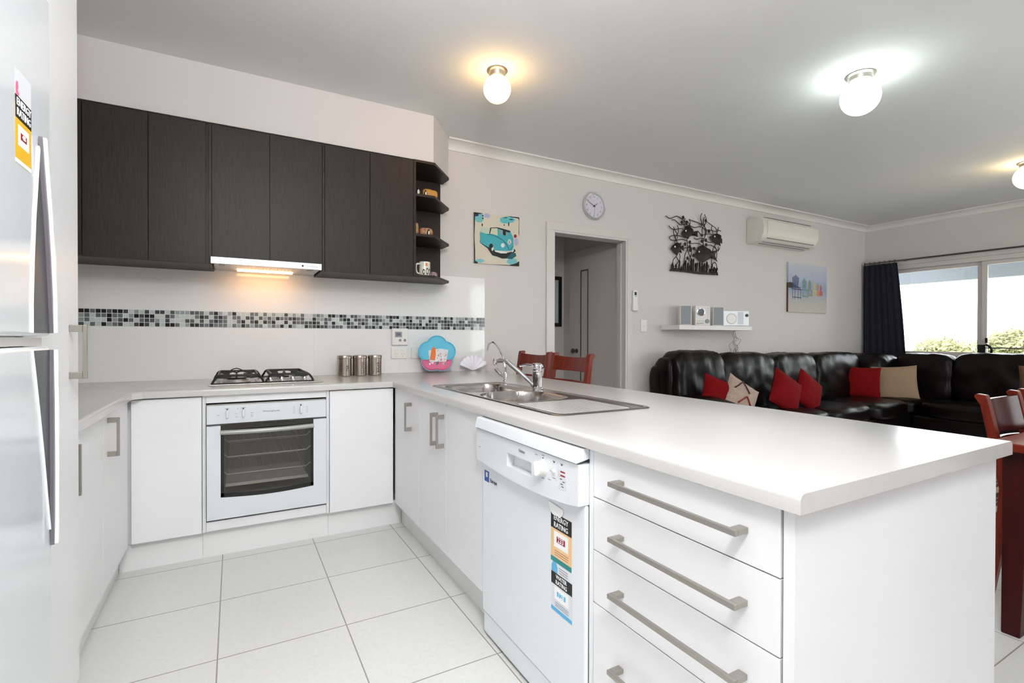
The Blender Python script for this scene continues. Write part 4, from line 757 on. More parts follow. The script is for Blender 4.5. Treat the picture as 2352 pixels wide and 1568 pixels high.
b = MB(); b.prism(clip(F1, 1.0, 2), 'y', -0.155, -0.045, 0); b.prism(clip(F1, 0.5, 1.0), 'y', -0.155, -0.045, 1); b.prism(clip(flower(0.118), 1.0, 2), 'y', -0.165, -0.155, 0); b.prism(clip(flower(0.118), 0.5, 0.985), 'y', -0.165, -0.155, 1)
b.xf(rot); b.build('tin_body', ['cyan', 'pink'], t, smooth=50)
b = MB(); rg = random.Random(4)
b.prism([(0.345, 0.985), (0.47, 0.985), (0.485, 1.075), (0.425, 1.085), (0.335, 1.07)], 'y', -0.1665, -0.165, 0)
b.prism([(0.345, 1.0), (0.385, 0.995), (0.392, 1.04), (0.39, 1.085), (0.375, 1.10), (0.36, 1.085), (0.352, 1.04)], 'y', -0.168, -0.1665, 1)
for k in range(46):
    x = 0.40+rg.random()*0.08; z = 0.985+rg.random()*0.09; s_ = rg.uniform(0.003, 0.006); b.box(x, -0.168, z, x+s_, -0.1665, z+s_, rg.choice((1, 2, 3, 4)))
for k in range(10): x = 0.33+rg.random()*0.14; b.box(x, -0.1665, 0.955+rg.random()*0.03, x+0.012, -0.165, 0.958+rg.random()*0.028, rg.choice((0, 4, 0)))
b.tube([(p[0], -0.158, p[1]) for p in F1]+[(F1[0][0], -0.158, F1[0][1])], 0.0025, 6, 5); b.xf(rot)
b.build('printed_front', ['palegrey', 'orange', 'orangel', 'redp', 'text', 'cyan'], t, smooth=0)
# shell dish: a ribbed fan standing on its hinge, leaning on the splashback
b = MB(); N1, N2 = 15, 72; c0 = Vector((0.717, -0.095, 0.903))
for i in range(N1+1):
    r_ = i/N1
    for k in range(N2+1):
        a = R(24+132*k/N2); rib = abs(math.sin((k/N2)*math.pi*7)); L = (0.128+0.008*rib)*(0.92+0.10*abs(math.cos(a)))
        x = math.cos(a)*L*r_*1.0; z = math.sin(a)**1.1*L*r_*0.98; dep = 0.050*math.sin(r_*math.pi*0.62)+0.008*rib*r_
        b.v.append(c0+Vector((x, 0.030-dep*0.9+0.055*r_*math.sin(a), z)))
for i in range(N1):
    for k in range(N2): q = i*(N2+1)+k; b.f.append((q, q+1, q+N2+2, q+N2+1)); b.m.append(0)
tag(b.build('shell_dish', 'shell', smooth=60, solid=0.004), 'white scallop shell shaped dish standing against the splashback', 'dish')

# wall plates
t = thing('heater_controller', 'square white controller with a small grey screen on the tiles', 'controller', (0.131, -0.02, 1.11))
MB().box(0.069, -0.034, 1.110, 0.194, -0.0135, 1.237).build('case', 'plastic', t, bevel=0.006, seg=3)
MB().box(0.091, -0.0355, 1.170, 0.145, -0.034, 1.212).build('screen_bezel', 'grey', t); MB().box(0.10, -0.0362, 1.180, 0.134, -0.0355, 1.203).build('screen', 'lcd', t)
for x in (0.131, 0.168): MB().lathe([(0.0105, 0), (0.0095, -0.003), (0.005, -0.003), (0.004, -0.002), (0, -0.002)], (x, -0.034, 1.147), 'y', 20).build('button', 'grey', t)
t = thing('power_outlet', 'double power outlet below the heater controller', 'outlet', (0.128, -0.02, 1.008))
MB().box(0.068, -0.022, 1.008, 0.189, -0.0125, 1.091).build('plate', 'plastic', t, bevel=0.002)
b = MB()
for x in (0.103, 0.155):
    for dx, a in ((-0.008, 0.5), (0.008, -0.5)): b.prism([(x+dx-0.0012-a*0.008, 1.040), (x+dx+0.0012-a*0.008, 1.040), (x+dx+0.0012+a*0.008, 1.050), (x+dx-0.0012+a*0.008, 1.050)], 'y', -0.0225, -0.022)
    b.box(x-0.001, -0.0225, 1.020, x+0.001, -0.022, 1.031)
b.build('socket_slots', 'text', t)
for x in (0.103, 0.155): MB().box(x-0.006, -0.025, 1.065, x+0.006, -0.022, 1.078).build('rocker', 'plastic', t, bevel=0.002)
b = MB(); b.box(0.223, -0.022, 1.006, 0.305, -0.0125, 1.091); tag(b.build('blank_plate', 'plastic', bevel=0.002), 'blank white wall plate half hidden behind the flower tin', 'wall plate')

# ornaments on the open shelves
def penguin(x, y, z, h, label):
    t = thing('penguin_figurine', label, 'figurine', (x, y, z), 'penguin ornaments on the open shelves')
    b = MB(); b.ball((x, y, z+h*0.42), h*0.24, h*0.22, h*0.42, 14, 0); b.ball((x, y-h*0.02, z+h*0.85), h*0.15, h*0.15, h*0.16, 12, 0); b.tube([(x, y-h*0.14, z+h*0.85), (x, y-h*0.27, z+h*0.82)], [h*0.04, 0.0004], 6, 2)
    for s_ in (-1, 1): b.tube([(x+s_*h*0.2, y, z+h*0.62), (x+s_*h*0.3, y-h*0.02, z+h*0.3)], [h*0.05, h*0.02], 6, 0)
    b.build('body', ['blackp', 'whitep', 'ora'], t)
    MB().ball((x, y-h*0.09, z+h*0.40), h*0.17, h*0.17, h*0.34, 14).build('belly', 'whitep', t)
def rock(x, y, z, sx, sy, sz_, m, name, label, seed, cat):
    b = MB(); b.puff(x-sx/2, y-sy/2, z, x+sx/2, y+sy/2, z+sz_, 3, wr=sz_*0.16, n=12, seed=seed); o = b.build(name, m, smooth=60)
    lo = min(v.co.z for v in o.data.vertices); o.location.z += (z-o.location.z)-lo; tag(o, label, cat); return o
z1, z2, z3 = 2.1665, 1.8905, 1.6065
rock(0.262, -0.31, z1, 0.11, 0.05, 0.066, 'drift', 'driftwood_carving', 'golden driftwood ornament on the second shelf from the top', 3, 'ornament')
penguin(0.166, -0.345, z1, 0.06, 'larger dark penguin at the left of the driftwood ornament'); penguin(0.215, -0.365, z1, 0.042, 'small penguin in front of the driftwood ornament')
rock(0.238, -0.31, z2, 0.10, 0.05, 0.064, mat('mottled_red_rock', (150, 80, 76), 0.7, c2=(196, 160, 110), vscale=40), 'painted_rock', 'mottled red painted rock on the third shelf', 8, 'ornament')
rock(0.160, -0.33, z2, 0.035, 0.04, 0.09, mat('mottled_brown_rock', (120, 70, 40), 0.7, c2=(190, 150, 100), vscale=40), 'painted_stone', 'slim brown painted stone at the left of the third shelf', 9, 'ornament')
penguin(0.237, -0.365, z2, 0.044, 'penguin figurine in front of the red painted rock')
b = MB(); b.ball((0.313, -0.305, z2+0.012), 0.011, 0.009, 0.012, 10); b.ball((0.330, -0.295, z2+0.010), 0.010, 0.008, 0.010, 10); b.box(0.303, -0.312, z2, 0.338, -0.289, z2+0.004); tag(b.build('little_ornament', 'blackp'), 'tiny black twin ornament at the edge of the third shelf', 'ornament')
t = thing('mug', 'white penguin-print mug on the bottom open shelf', 'mug', (0.215, -0.33, z3))
b = MB(); mx_, my_ = 0.222, -0.325; b.lathe([(0.036, 0), (0.040, 0.004), (0.040, 0.098), (0.037, 0.1), (0.035, 0.098), (0.035, 0.008), (0, 0.006)], (mx_, my_, z3), 'z', 32); b.build('body', mat('mug_glaze', (238, 236, 226), 0.2, c2=(200, 206, 180), vscale=34), t)
b = MB(); b.tube(bez([(mx_-0.037, my_-0.004, z3+0.085), (mx_-0.062, my_-0.01, z3+0.08), (mx_-0.068, my_-0.012, z3+0.05), (mx_-0.058, my_-0.01, z3+0.02), (mx_-0.037, my_-0.004, z3+0.015)]), 0.006, 10); b.build('handle', 'whitep', t)
b = MB()
for dx, hh in ((-0.018, 0.04), (0.006, 0.05), (0.024, 0.044)):
    for mi, k in ((0, 1.0), (1, 0.55)):
        pts = [(mx_+dx+math.cos(a)*0.008*k, z3+0.006+hh/2+math.sin(a)*hh/2*k) for a in [i*math.pi/6 for i in range(12)]]
        n0 = len(b.v); b.prism(pts, 'y', -0.001-0.0006*mi, 0.0, mi)
        for i in range(n0, len(b.v)): v = b.v[i]; d_ = v.x-mx_; b.v[i] = Vector((v.x, my_-math.sqrt(max(0.0401**2-d_*d_, 1e-6))+v.y, v.z))
b.prism([(mx_-0.008, z3+0.07), (mx_+0.006, z3+0.066), (mx_+0.008, z3+0.085), (mx_-0.004, z3+0.09)], 'y', my_-0.0412, my_-0.0395, 2)
b.build('print', ['blackp', 'whitep', 'orange'], t, smooth=0)
rock(0.298, -0.30, z3, 0.055, 0.045, 0.036, mat('speckled_stone', (180, 150, 150), 0.6, c2=(90, 60, 66), vscale=60), 'speckled_stone', 'small speckled stone beside the mug', 12, 'ornament')

# ------------------------------------------------------------------ on the back wall
t = thing('van_picture', 'square metal print of a turquoise camper van with distressed edges', 'picture', (0.965, -0.01, 1.78))
MB().prism([(p[0], p[1]) for p in VANQ], 'y', -0.012, -0.001).build('panel', 'cream', t)
mats = ['teal', 'teal2', 'van', 'tealdark', 'roof', 'lilac', 'navyp', 'blackp', 'redp', 'whitep', 'pane', 'pane2']; key = dict(teal=0, teal2=1, van=2, tealdark=3, roof=4, lilac=5, navy=6, black=7, red=8, white=9, pane=10, pane2=11)
b = MB()
for i, (n, pts) in enumerate(VAN): y = -0.0122-0.00012*i; b.prism(pts, 'y', y-0.0001, y, key[n])
b.build('printed_artwork', mats, t, smooth=0)
t = thing('wall_clock', 'round silver-rimmed wall clock above the doorway', 'clock', (1.99, -0.02, 2.277))
cx, cz = 1.992, 2.407
MB().lathe([(0.128, 0), (0.131, -0.012), (0.128, -0.026), (0.120, -0.034), (0.112, -0.03), (0.109, -0.010)], (cx, -0.001, cz), 'y', 56, caps=False).build('rim', 'alu', t)
MB().lathe([(0.110, -0.0), (0.110, -0.012), (0, -0.012)], (cx, -0.001, cz), 'y', 48).build('dial', mat('clock_dial', (214, 212, 224), 0.5), t)
b = MB()
for i in range(12):
    a = R(30*(i+1)); b.text(str(i+1), 0.026, (cx+0.088*math.sin(a), -0.0135, cz+0.088*math.cos(a)), (1, 0, 0), (0, 0, 1))
b.build('numerals', 'text', t)
def hand(a, L, w_, y, nm):
    u = Vector((math.sin(a), 0, math.cos(a))); s_ = Vector((u.z, 0, -u.x)); c = Vector((cx, y, cz)); b = MB()
    b.prism([((c+q).x, (c+q).z) for q in (-u*0.015-s_*w_, -u*0.015+s_*w_, u*L+s_*w_*0.5, u*L-s_*w_*0.5)], 'y', y, y-0.0012); b.build(nm, 'black', t)
hand(R(53), 0.050, 0.0035, -0.0150, 'hour_hand'); hand(R(-64), 0.075, 0.0028, -0.0165, 'minute_hand'); hand(R(180), 0.078, 0.0009, -0.018, 'second_hand')
t = thing('aircon_remote', 'white air conditioner remote in its holder on the architrave', 'remote', (2.49, -0.03, 1.44))
MB().box(2.462, -0.040, 1.445, 2.520, -0.0185, 1.640).build('case', 'plastic', t, bevel=0.006); MB().box(2.475, -0.0412, 1.590, 2.503, -0.040, 1.622).build('screen', 'black', t); MB().box(2.478, -0.0414, 1.575, 2.502, -0.040, 1.581).build('button', 'grey', t)
MB().box(2.458, -0.044, 1.438, 2.524, -0.0181, 1.50).build('holder', 'plastic', t, bevel=0.004)
t = thing('light_switch', 'white light switch plate right of the doorway', 'switch', (2.63, -0.01, 1.23))
MB().box(2.592, -0.010, 1.232, 2.672, -0.001, 1.352).build('plate', 'plastic', t, bevel=0.002); MB().box(2.624, -0.014, 1.284, 2.640, -0.010, 1.300).build('rocker', 'plastic', t, bevel=0.002)

t = thing('fish_wall_art', 'dark metal wall sculpture of four fish among seaweed', 'wall art', (3.37, -0.02, 1.85))
b = MB()
rg = random.Random(6)
for i in range(len(BLADES)*2):
    x, z = BLADES[i % len(BLADES)]
    if i >= len(BLADES): x += rg.uniform(-0.03, 0.03); z -= rg.uniform(0.02, 0.06)
    zb2_ = 1.868; w_ = rg.uniform(0.009, 0.013); l_ = rg.uniform(-0.022, 0.022); H_ = max(z-zb2_, 0.03)
    b.tube(bez([(x-l_, -0.02, zb2_), (x-l_*0.5, -0.022, zb2_+H_*0.5), (x, -0.024, zb2_+H_)], 4), [w_*0.75]*4+[w_*0.8, w_*0.9, w_, w_*0.9, w_*0.5], 6)
b.prism([(p[0], min(p[1], 1.885)) for p in REEF], 'y', -0.028, -0.012); b.build('reef', 'bronze', t, smooth=0)
for i, f_ in enumerate(FISH):
    cxm = sum(p[0] for p in f_)/len(f_); czm = sum(p[1] for p in f_)/len(f_); b = MB(); n = len(f_)
    vs = [(p[0], -0.030, p[1]) for p in f_]+[(cxm+(p[0]-cxm)*0.5, -0.044, czm+(p[1]-czm)*0.5) for p in f_]+[(cxm, -0.048, czm)]+[(p[0], -0.026, p[1]) for p in f_]
    b.add(vs, [(k, (k+1) % n, n+(k+1) % n, n+k) for k in range(n)]+[(n+k, n+(k+1) % n, 2*n) for k in range(n)]+[(k, 2*n+1+k, 2*n+1+(k+1) % n, (k+1) % n) for k in range(n)]+[tuple(range(2*n+1, 3*n+1))]); fo = b.build('fish', 'bronze', t, smooth=50)
    MB().ball((EYES[i][0], -0.046, EYES[i][1]), 0.010, 0.006, 0.010, 10).build('eye', 'eye', fo)
b = MB()
for k, c_ in enumerate(WIRES): b.tube(bez([(p[0], -0.022-0.002*(k % 3), p[1]) for p in c_], 4), 0.0042, 6)
b.build('seaweed_wires', 'bronze', t)
b = MB()
for k, (x, z) in enumerate(DOTS): b.lathe([(0.017, 0), (0.019, -0.004), (0.015, -0.008), (0, -0.008)], (x, -0.024, z), 'y', 14, 1 if k in (4, 6) else 0)
b.build('bubbles', ['bronze', 'darkred'], t)

t = thing('air_conditioner', 'white split-system air conditioner high on the back wall', 'air conditioner', (4.75, -0.12, 2.25))
prof = [(-0.001, 2.262), (-0.001, 2.545), (-0.10, 2.555), (-0.17, 2.545), (-0.208, 2.50), (-0.218, 2.43), (-0.212, 2.36), (-0.18, 2.30), (-0.12, 2.272)]
b = MB(); b.prism(prof, 'x', 4.235, 5.30); b.build('body', 'plastic_warm', t, bevel=0.006, smooth=40)
b = MB(); b.prism([(-0.222, 2.50), (-0.228, 2.43), (-0.222, 2.365), (-0.205, 2.34), (-0.200, 2.345), (-0.208, 2.38), (-0.214, 2.44), (-0.210, 2.50)], 'x', 4.30, 5.285); b.build('front_panel', 'plastic_warm', t, bevel=0.002)
b = MB(); b.box(4.34, -0.16, 2.5525, 5.24, -0.06, 2.5565); b.build('intake_grille', 'grey', t)
b = MB(); b.prism([(-0.195, 2.315), (-0.190, 2.309), (-0.125, 2.273), (-0.122, 2.278)], 'x', 4.33, 5.25); b.prism([(-0.100, 2.262), (-0.095, 2.268), (-0.08, 2.265), (-0.085, 2.260)], 'x', 4.33, 5.2); b.build('louvre', 'grey', t)

t = thing('beach_canvas', 'canvas of a row of coloured deck chairs on wet sand', 'picture', (5.43, -0.02, 1.5))
MB().box(5.006, -0.022, 1.498, 5.842, -0.001, 2.112).build('canvas_block', 'canvas', t)
MB().box(5.0035, -0.0215, 1.499, 5.0058, -0.001, 1.86).build('canvas_edge', 'mbrown', t)
b = MB()
for i, (x, zt_, w_, zs_, zb3, mi) in enumerate(((5.155, 1.961, 0.12, 1.80, 1.66, 0), (5.341, 1.93, 0.08, 1.80, 1.68, 1), (5.457, 1.918, 0.058, 1.80, 1.70, 2), (5.56, 1.899, 0.05, 1.797, 1.71, 3), (5.641, 1.881, 0.04, 1.793, 1.715, 4), (5.707, 1.87, 0.035, 1.79, 1.72, 5))):
    y = -0.0223
    for k in range(5):
        o_ = (k-2)/2; xa = x+o_*w_*0.5; b.prism([(x+o_*w_*0.36-w_*0.07, zs_), (x+o_*w_*0.36+w_*0.07, zs_), (xa+w_*0.08, zt_-abs(o_)*0.03), (xa-w_*0.08, zt_-abs(o_)*0.03)], 'y', y, y-0.0006, mi)
    b.prism([(x-w_*0.8, zs_-0.005), (x+w_*0.9, zs_-0.01), (x+w_*1.1, zs_-0.026), (x-w_*0.6, zs_-0.02)], 'y', y, y-0.0007, mi)
    for dx in (-0.5, -0.1, 0.45, 0.9): b.prism([(x+w_*dx-0.005, zs_-0.02), (x+w_*dx+0.005, zs_-0.02), (x+w_*dx+0.004, zb3), (x+w_*dx-0.004, zb3)], 'y', y, y-0.0006, mi)
    b.prism([(x-w_*0.5, zb3+0.03), (x+w_, zb3+0.025), (x+w_, zb3+0.015), (x-w_*0.5, zb3+0.02)], 'y', y, y-0.0006, mi)
b.prism([(5.006, 1.862), (5.06, 1.868), (5.12, 1.855), (5.18, 1.82), (5.26, 1.808), (5.26, 1.80), (5.006, 1.795)], 'y', -0.0221, -0.0224, 6)
b.build('painted_chairs', ['nv', 'tl', 'olive', 'yel', 'ora', 'rd', 'textdark'], t, smooth=0)

t = MB().box(2.87, -0.25, 1.253, 3.99, -0.001, 1.300).build('floating_shelf', 'trim_white', bevel=0.003); tag(t, 'long white floating shelf above the sofa holding the stereo', 'shelf')
zs_ = 1.3005
def tw(b, x, a=-36): return b.xf(Matrix.Translation((x, -0.125, 0)) @ Matrix.Rotation(R(a), 4, 'Z') @ Matrix.Translation((-x, 0.125, 0)))
for x0, x1, lab in ((3.025, 3.14, 'small white speaker with grey grille at the left of the stereo'), (3.52, 3.635, 'small white speaker with grey grille right of the stereo')):
    t = thing('speaker', lab, 'speaker', ((x0+x1)/2, -0.15, zs_), 'stereo speakers on the floating shelf')
    b = MB(); b.box(x0, -0.175, zs_, x1, -0.065, zs_+0.205); tw(b, (x0+x1)/2); b.build('cabinet', 'plastic', t, bevel=0.01, seg=3)
    tw(MB().box(x0+0.008, -0.179, zs_+0.010, x1-0.008, -0.175, zs_+0.197), (x0+x1)/2).build('grille', mat('speaker_grille_cloth', (150, 156, 162), 0.8, bump=0.2, bscale=300), t, bevel=0.003)
t = thing('cd_player', 'white micro stereo with a round disc window between the speakers', 'stereo', (3.32, -0.125, zs_)); C_ = 3.325; Y_f = -0.195
tw(MB().box(C_-0.075, Y_f, zs_, C_+0.075, -0.055, zs_+0.208), C_).build('case', 'plastic', t, bevel=0.008, seg=3)
tw(MB().lathe([(0.042, 0), (0.042, -0.004), (0.034, -0.006), (0.032, -0.003)], (C_-0.018, Y_f, zs_+0.140), 'y', 32, caps=False), C_).build('disc_ring', 'chrome', t)
tw(MB().lathe([(0.033, 0), (0.033, -0.003), (0.011, -0.005), (0, -0.005)], (C_-0.018, Y_f, zs_+0.140), 'y', 28), C_).build('disc_window', 'lcd', t)
tw(MB().lathe([(0.022, 0), (0.021, -0.010), (0.016, -0.012), (0, -0.012)], (C_+0.045, Y_f, zs_+0.045), 'y', 24), C_).build('volume_knob', 'grey', t)
b = MB()
for k in range(5): b.lathe([(0.004, 0), (0.004, -0.003), (0, -0.003)], (C_+0.052, Y_f, zs_+0.09+k*0.022), 'y', 10)
for k in range(4): b.box(C_-0.06+k*0.018, Y_f-0.003, zs_+0.018, C_-0.05+k*0.018, Y_f, zs_+0.028); b.box(C_-0.055+k*0.018, Y_f-0.0015, zs_+0.045, C_-0.045+k*0.018, Y_f, zs_+0.05)
tw(b, C_).build('button_row', 'grey', t)
t = thing('docking_radio', 'white box radio with round dial at the right end of the shelf', 'radio', (3.85, -0.125, zs_)); C_ = 3.845; Y_f = -0.185
tw(MB().box(C_-0.145, Y_f, zs_+0.004, C_+0.145, -0.065, zs_+0.168), C_, -24).build('case', 'appliance', t, bevel=0.006)
tw(MB().lathe([(0.056, 0), (0.056, -0.004), (0.050, -0.005), (0.048, -0.002), (0, -0.002)], (C_-0.055, Y_f, zs_+0.082), 'y', 36), C_, -24).build('round_dial', 'plastic', t)
tw(MB().lathe([(0.0585, 0), (0.0585, -0.003), (0.056, -0.004)], (C_-0.055, Y_f, zs_+0.082), 'y', 36, caps=False), C_, -24).build('dial_ring', 'grey', t)
tw(MB().lathe([(0.017, 0), (0.016, -0.008), (0, -0.009)], (C_+0.118, Y_f, zs_+0.118), 'y', 20), C_, -24).build('knob', 'black', t)
b = MB(); b.box(C_+0.015, Y_f-0.0008, zs_+0.02, C_+0.08, Y_f, zs_+0.155); tw(b, C_, -24).build('display_panel', mat('pale_lilac_plastic', (206, 208, 220), 0.3), t)
b = MB(); rg = random.Random(11)
for k, (xe, ze) in enumerate(((4.04, 0.98), (3.93, 0.98), (4.06, 1.03), (3.99, 1.0), (4.02, 0.98))):
    pts = [(3.955+0.008*k, -0.05, 1.256)]
    for j in range(1, 6): pts.append((3.955+0.008*k+rg.uniform(-0.045, 0.055)+(xe-3.97)*j/6, -0.02-rg.random()*0.03, 1.256-(1.256-ze)*j/6+rg.uniform(-0.02, 0.02)))
    b.tube(bez(pts+[(xe, -0.02, ze), (xe, -0.02, 0.35)], 5), 0.0018, 5)
tag(b.build('speaker_cables', 'text'), 'thin tangled cables hanging under the right of the floating shelf', 'cables')

# ------------------------------------------------------------------ ceiling lamps
for (x, y, m_, r_, lab) in ((0.383, -1.135, 'glow_warm', 0.080, 'lit round ceiling lamp over the kitchen, giving warm orange light'), (2.29, -2.15, 'glow_cool', 0.104, 'lit round ceiling lamp over the dining area, giving cool white light'), (5.19, -2.10, 'glow_cream', 0.104, 'lit round ceiling lamp cut by the right edge, giving creamy light')):
    t = thing('ceiling_lamp', lab, 'ceiling lamp', (x, y, ZC), 'round opal ceiling lamps')
    k = r_/0.09
    MB().lathe([(0.066*k, 0), (0.069*k, -0.006), (0.062*k, -0.012), (0.056*k, -0.014), (0.052*k, -0.036), (0.046*k, -0.042), (0.0, -0.042)], (x, y, ZC), 'z', 40).build('metal_base', 'handle', t)
    MB().ball((x, y, ZC-0.036-r_*0.92), r_, r_, r_*0.98, 40).build('opal_globe', m_, t)

# ------------------------------------------------------------------ curtain
t = thing('curtain', 'dark navy curtain gathered at the left of the lounge window', 'curtain', (6.7, -0.27, 0.03))
b = MB(); NU, NV = 120, 30
for j in range(NV+1):
    v = j/NV; z = 2.182-v*2.14
    for i in range(NU+1):
        u = i/NU; wdt = 0.405+0.10*min(1, v*1.4)+0.03*math.sin(v*3); y = -0.03-u*wdt
        b.v.append(Vector((6.728+0.016*math.sin(u*math.pi*2*6.5+0.6*math.sin(v*3))*(0.7+0.4*v)+0.008*noise.noise(Vector((u*5, v*3, 0))), y, z)))
for j in range(NV):
    for i in range(NU): q = j*(NU+1)+i; b.f.append((q, q+1, q+NU+2, q+NU+1)); b.m.append(0)
b.build('fabric', 'navy', t, smooth=80, solid=0.003)
for k in range(7):
    y = -0.045-k*0.06; b = MB(); b.tube([(6.735+0.019*math.cos(a), y, 2.205+0.019*math.sin(a)) for a in [i*math.pi/6 for i in range(13)]], 0.0035, 6, caps=False); b.build('ring', 'dchrome', t)
t = thing('curtain_rod', 'thin steel curtain rod above the lounge window', 'curtain rod', (6.735, -1.8, 2.2))
MB().tube([(6.735, -0.035, 2.205), (6.735, -3.6, 2.205)], 0.0105, 12).build('pole', 'dchrome', t); MB().ball((6.735, -0.03, 2.205), 0.019).build('finial', 'chrome', t)
for y in (-0.5, -2.0, -3.5): MB().box(6.73, y-0.008, 2.195, 6.829, y+0.008, 2.215).build('bracket', 'dchrome', t)

# ------------------------------------------------------------------ sofa (L shape)
t = thing('corner_sofa', 'large dark brown leather corner sofa along the back wall and window', 'sofa', (4.7, -0.7, 0))
def lean(yp, zp, a):
    def f(w_): dz = w_.z-zp; return Vector((w_.x, w_.y+dz*a, w_.z))
    return f
def leanx(a, zp=0.5):
    return lambda w_: Vector((w_.x+(w_.z-zp)*a, w_.y, w_.z))
b = MB(); b.box(2.66, -0.98, 0.06, 6.7, -0.10, 0.30); b.box(5.80, -3.3, 0.06, 6.62, -0.98, 0.30); b.build('base', 'leather', t, bevel=0.03)
b = MB(); b.box(2.66, -0.98, 0.0, 6.7, -0.12, 0.06); b.box(5.85, -3.25, 0, 6.6, -0.98, 0.06); b.build('plinth', 'black', t)
bk = ((2.66, 3.36, 1.048, -0.46), (3.34, 4.22, 1.018, -0.43), (4.20, 5.00, 1.008, -0.43), (4.98, 5.98, 1.0, -0.43))
for i, (x0, x1, zt_, yf) in enumerate(bk):
    MB().puff(x0, yf-0.02, 0.40, x1, yf+0.26, zt_, 5, wr=0.014, n=22, seed=i+1, f=lean(0, 0.5, 0.10)).build('back_cushion', 'leather', t, smooth=180)
    MB().puff(x0+0.02, -0.30, 0.25, x1-0.02, -0.04, zt_-0.06, 5, wr=0.006, n=10, seed=i+30).build('back_shell', 'leather', t, smooth=180)
MB().puff(5.94, -0.62, 0.38, 6.62, -0.06, 0.985, 3.6, wr=0.014, n=20, seed=8).build('corner_cushion', 'leather', t, smooth=180)
for i, (ya, yb, zt_) in enumerate(((-0.56, -1.17, 0.985), (-1.15, -1.98, 1.008), (-1.96, -2.75, 1.008), (-2.73, -3.3, 1.008))):
    MB().puff(6.30, yb, 0.40, 6.58, ya, zt_, 5, wr=0.014, n=20, seed=i+15, f=leanx(0.08)).build('back_cushion', 'leather', t, smooth=180)
    MB().puff(6.44, yb+0.02, 0.25, 6.68, ya-0.02, zt_-0.07, 5, wr=0.006, n=8, seed=i+45).build('back_shell', 'leather', t, smooth=180)
for i, (x0, x1) in enumerate(((2.86, 3.36), (3.34, 4.22), (4.20, 5.00), (4.98, 5.80))):
    MB().puff(x0, -1.03, 0.27, x1, -0.36, 0.475, 4, wr=0.010, n=18, seed=i+60).build('seat_cushion', 'leather', t, smooth=180)
MB().puff(5.78, -1.03, 0.27, 6.45, -0.36, 0.475, 4, wr=0.010, n=18, seed=70).build('seat_cushion', 'leather', t, smooth=180)
for i, (ya, yb) in enumerate(((-1.02, -1.98), (-1.96, -2.75), (-2.73, -3.28))):
    MB().puff(5.76, yb, 0.27, 6.36, ya, 0.475, 4, wr=0.010, n=18, seed=i+80).build('seat_cushion', 'leather', t, smooth=180)
MB().puff(2.63, -1.02, 0.05, 2.87, -0.10, 0.64, 4.5, wr=0.010, n=16, seed=90).build('armrest', 'leather', t, smooth=180)
MB().puff(2.615, -0.27, 0.30, 2.75, -0.08, 0.90, 4.5, wr=0.006, n=10, seed=91).build('side_wing', 'leather', t, smooth=180)
MB().puff(2.62, -0.36, 0.30, 2.80, -0.14, 0.985, 4.5, wr=0.006, n=10, seed=92).build('side_wing', 'leather', t, smooth=180)

def pillow(c, size, th, m_, label, rz=0, rx=0, roll_=0, seed=1, chev=False):
    b = MB(); N = 26
    for s_ in (1, -1):
        for j in range(N+1):
            for i in range(N+1):
                u = -1+2*i/N; v = -1+2*j/N; p = (max(0, 1-abs(u)**2.6)*max(0, 1-abs(v)**2.6))**0.55
                pin = 1-0.07*(1-abs(u)**2)*abs(v)**3; pin2 = 1-0.07*(1-abs(v)**2)*abs(u)**3
                wr = 0.006*noise.noise(Vector((u*3, v*3, seed*2.0+s_)))*p**0.3
                b.v.append(Vector((u*size/2*pin2, s_*(th/2*p+wr), v*size/2*pin)))
        off = 0 if s_ == 1 else (N+1)**2
        for j in range(N):
            for i in range(N): q = off+j*(N+1)+i; b.f.append((q, q+1, q+N+2, q+N+1)); b.m.append(0)
    mats_ = [m_]
    if chev:
        mats_ = [m_, 'darkred', 'redp']
        for k in range(3):
            z0 = 0.12-0.12*k; x0 = -0.06+0.07*(k % 2)
            def srf(x, z): u, v = x*2/size, z*2/size; return -(th/2*(max(0, 1-abs(u)**2.6)*max(0, 1-abs(v)**2.6))**0.55+0.010)
            for (xa, za, xb, zb4) in ((x0-0.07, z0-0.07, x0, z0+0.03), (x0, z0+0.03, x0+0.09, z0-0.05)):
                b.tube([(xa+(xb-xa)*q/6, srf(xa+(xb-xa)*q/6, za+(zb4-za)*q/6), za+(zb4-za)*q/6) for q in range(7)], 0.006, 6, 1+k % 2)
    mt = Matrix.Translation(Vector(c)) @ Matrix.Rotation(R(rz), 4, 'Z') @ Matrix.Rotation(R(rx), 4, 'X') @ Matrix.Rotation(R(roll_), 4, 'Y')
    b.xf(mt); o = b.build('throw_cushion', mats_, smooth=180); tag(o, label, 'cushion', 'cushions on the corner sofa'); return o
pillow((2.94, -0.66, 0.62), 0.37, 0.12, 'red', 'red cushion leftmost on the sofa, beside the patterned one', rz=-16, rx=-14, roll_=20, seed=1)
pillow((3.13, -0.73, 0.60), 0.37, 0.13, mat('patterned_cushion', (180, 158, 144), 0.9, bump=0.05, bscale=30, var=0.15, vscale=30), 'pale cushion with dark red zigzags near the sofa left end', rz=-8, rx=-12, roll_=32, seed=2, chev=True)
pillow((3.87, -0.71, 0.625), 0.39, 0.13, 'red', 'red cushion, left one of the pair in the middle of the sofa', rz=-4, rx=-14, roll_=32, seed=3)
pillow((4.28, -0.70, 0.605), 0.38, 0.13, 'red', 'red cushion, right one of the pair in the middle of the sofa', rz=0, rx=-12, roll_=34, seed=4)
pillow((5.70, -0.52, 0.64), 0.38, 0.13, 'red', 'red cushion in the sofa corner behind the large taupe one', rz=-56, rx=-12, roll_=2, seed=5)
pillow((6.00, -0.74, 0.62), 0.45, 0.15, 'tan', 'large taupe cushion in the sofa corner', rz=-62, rx=-14, roll_=-4, seed=6)
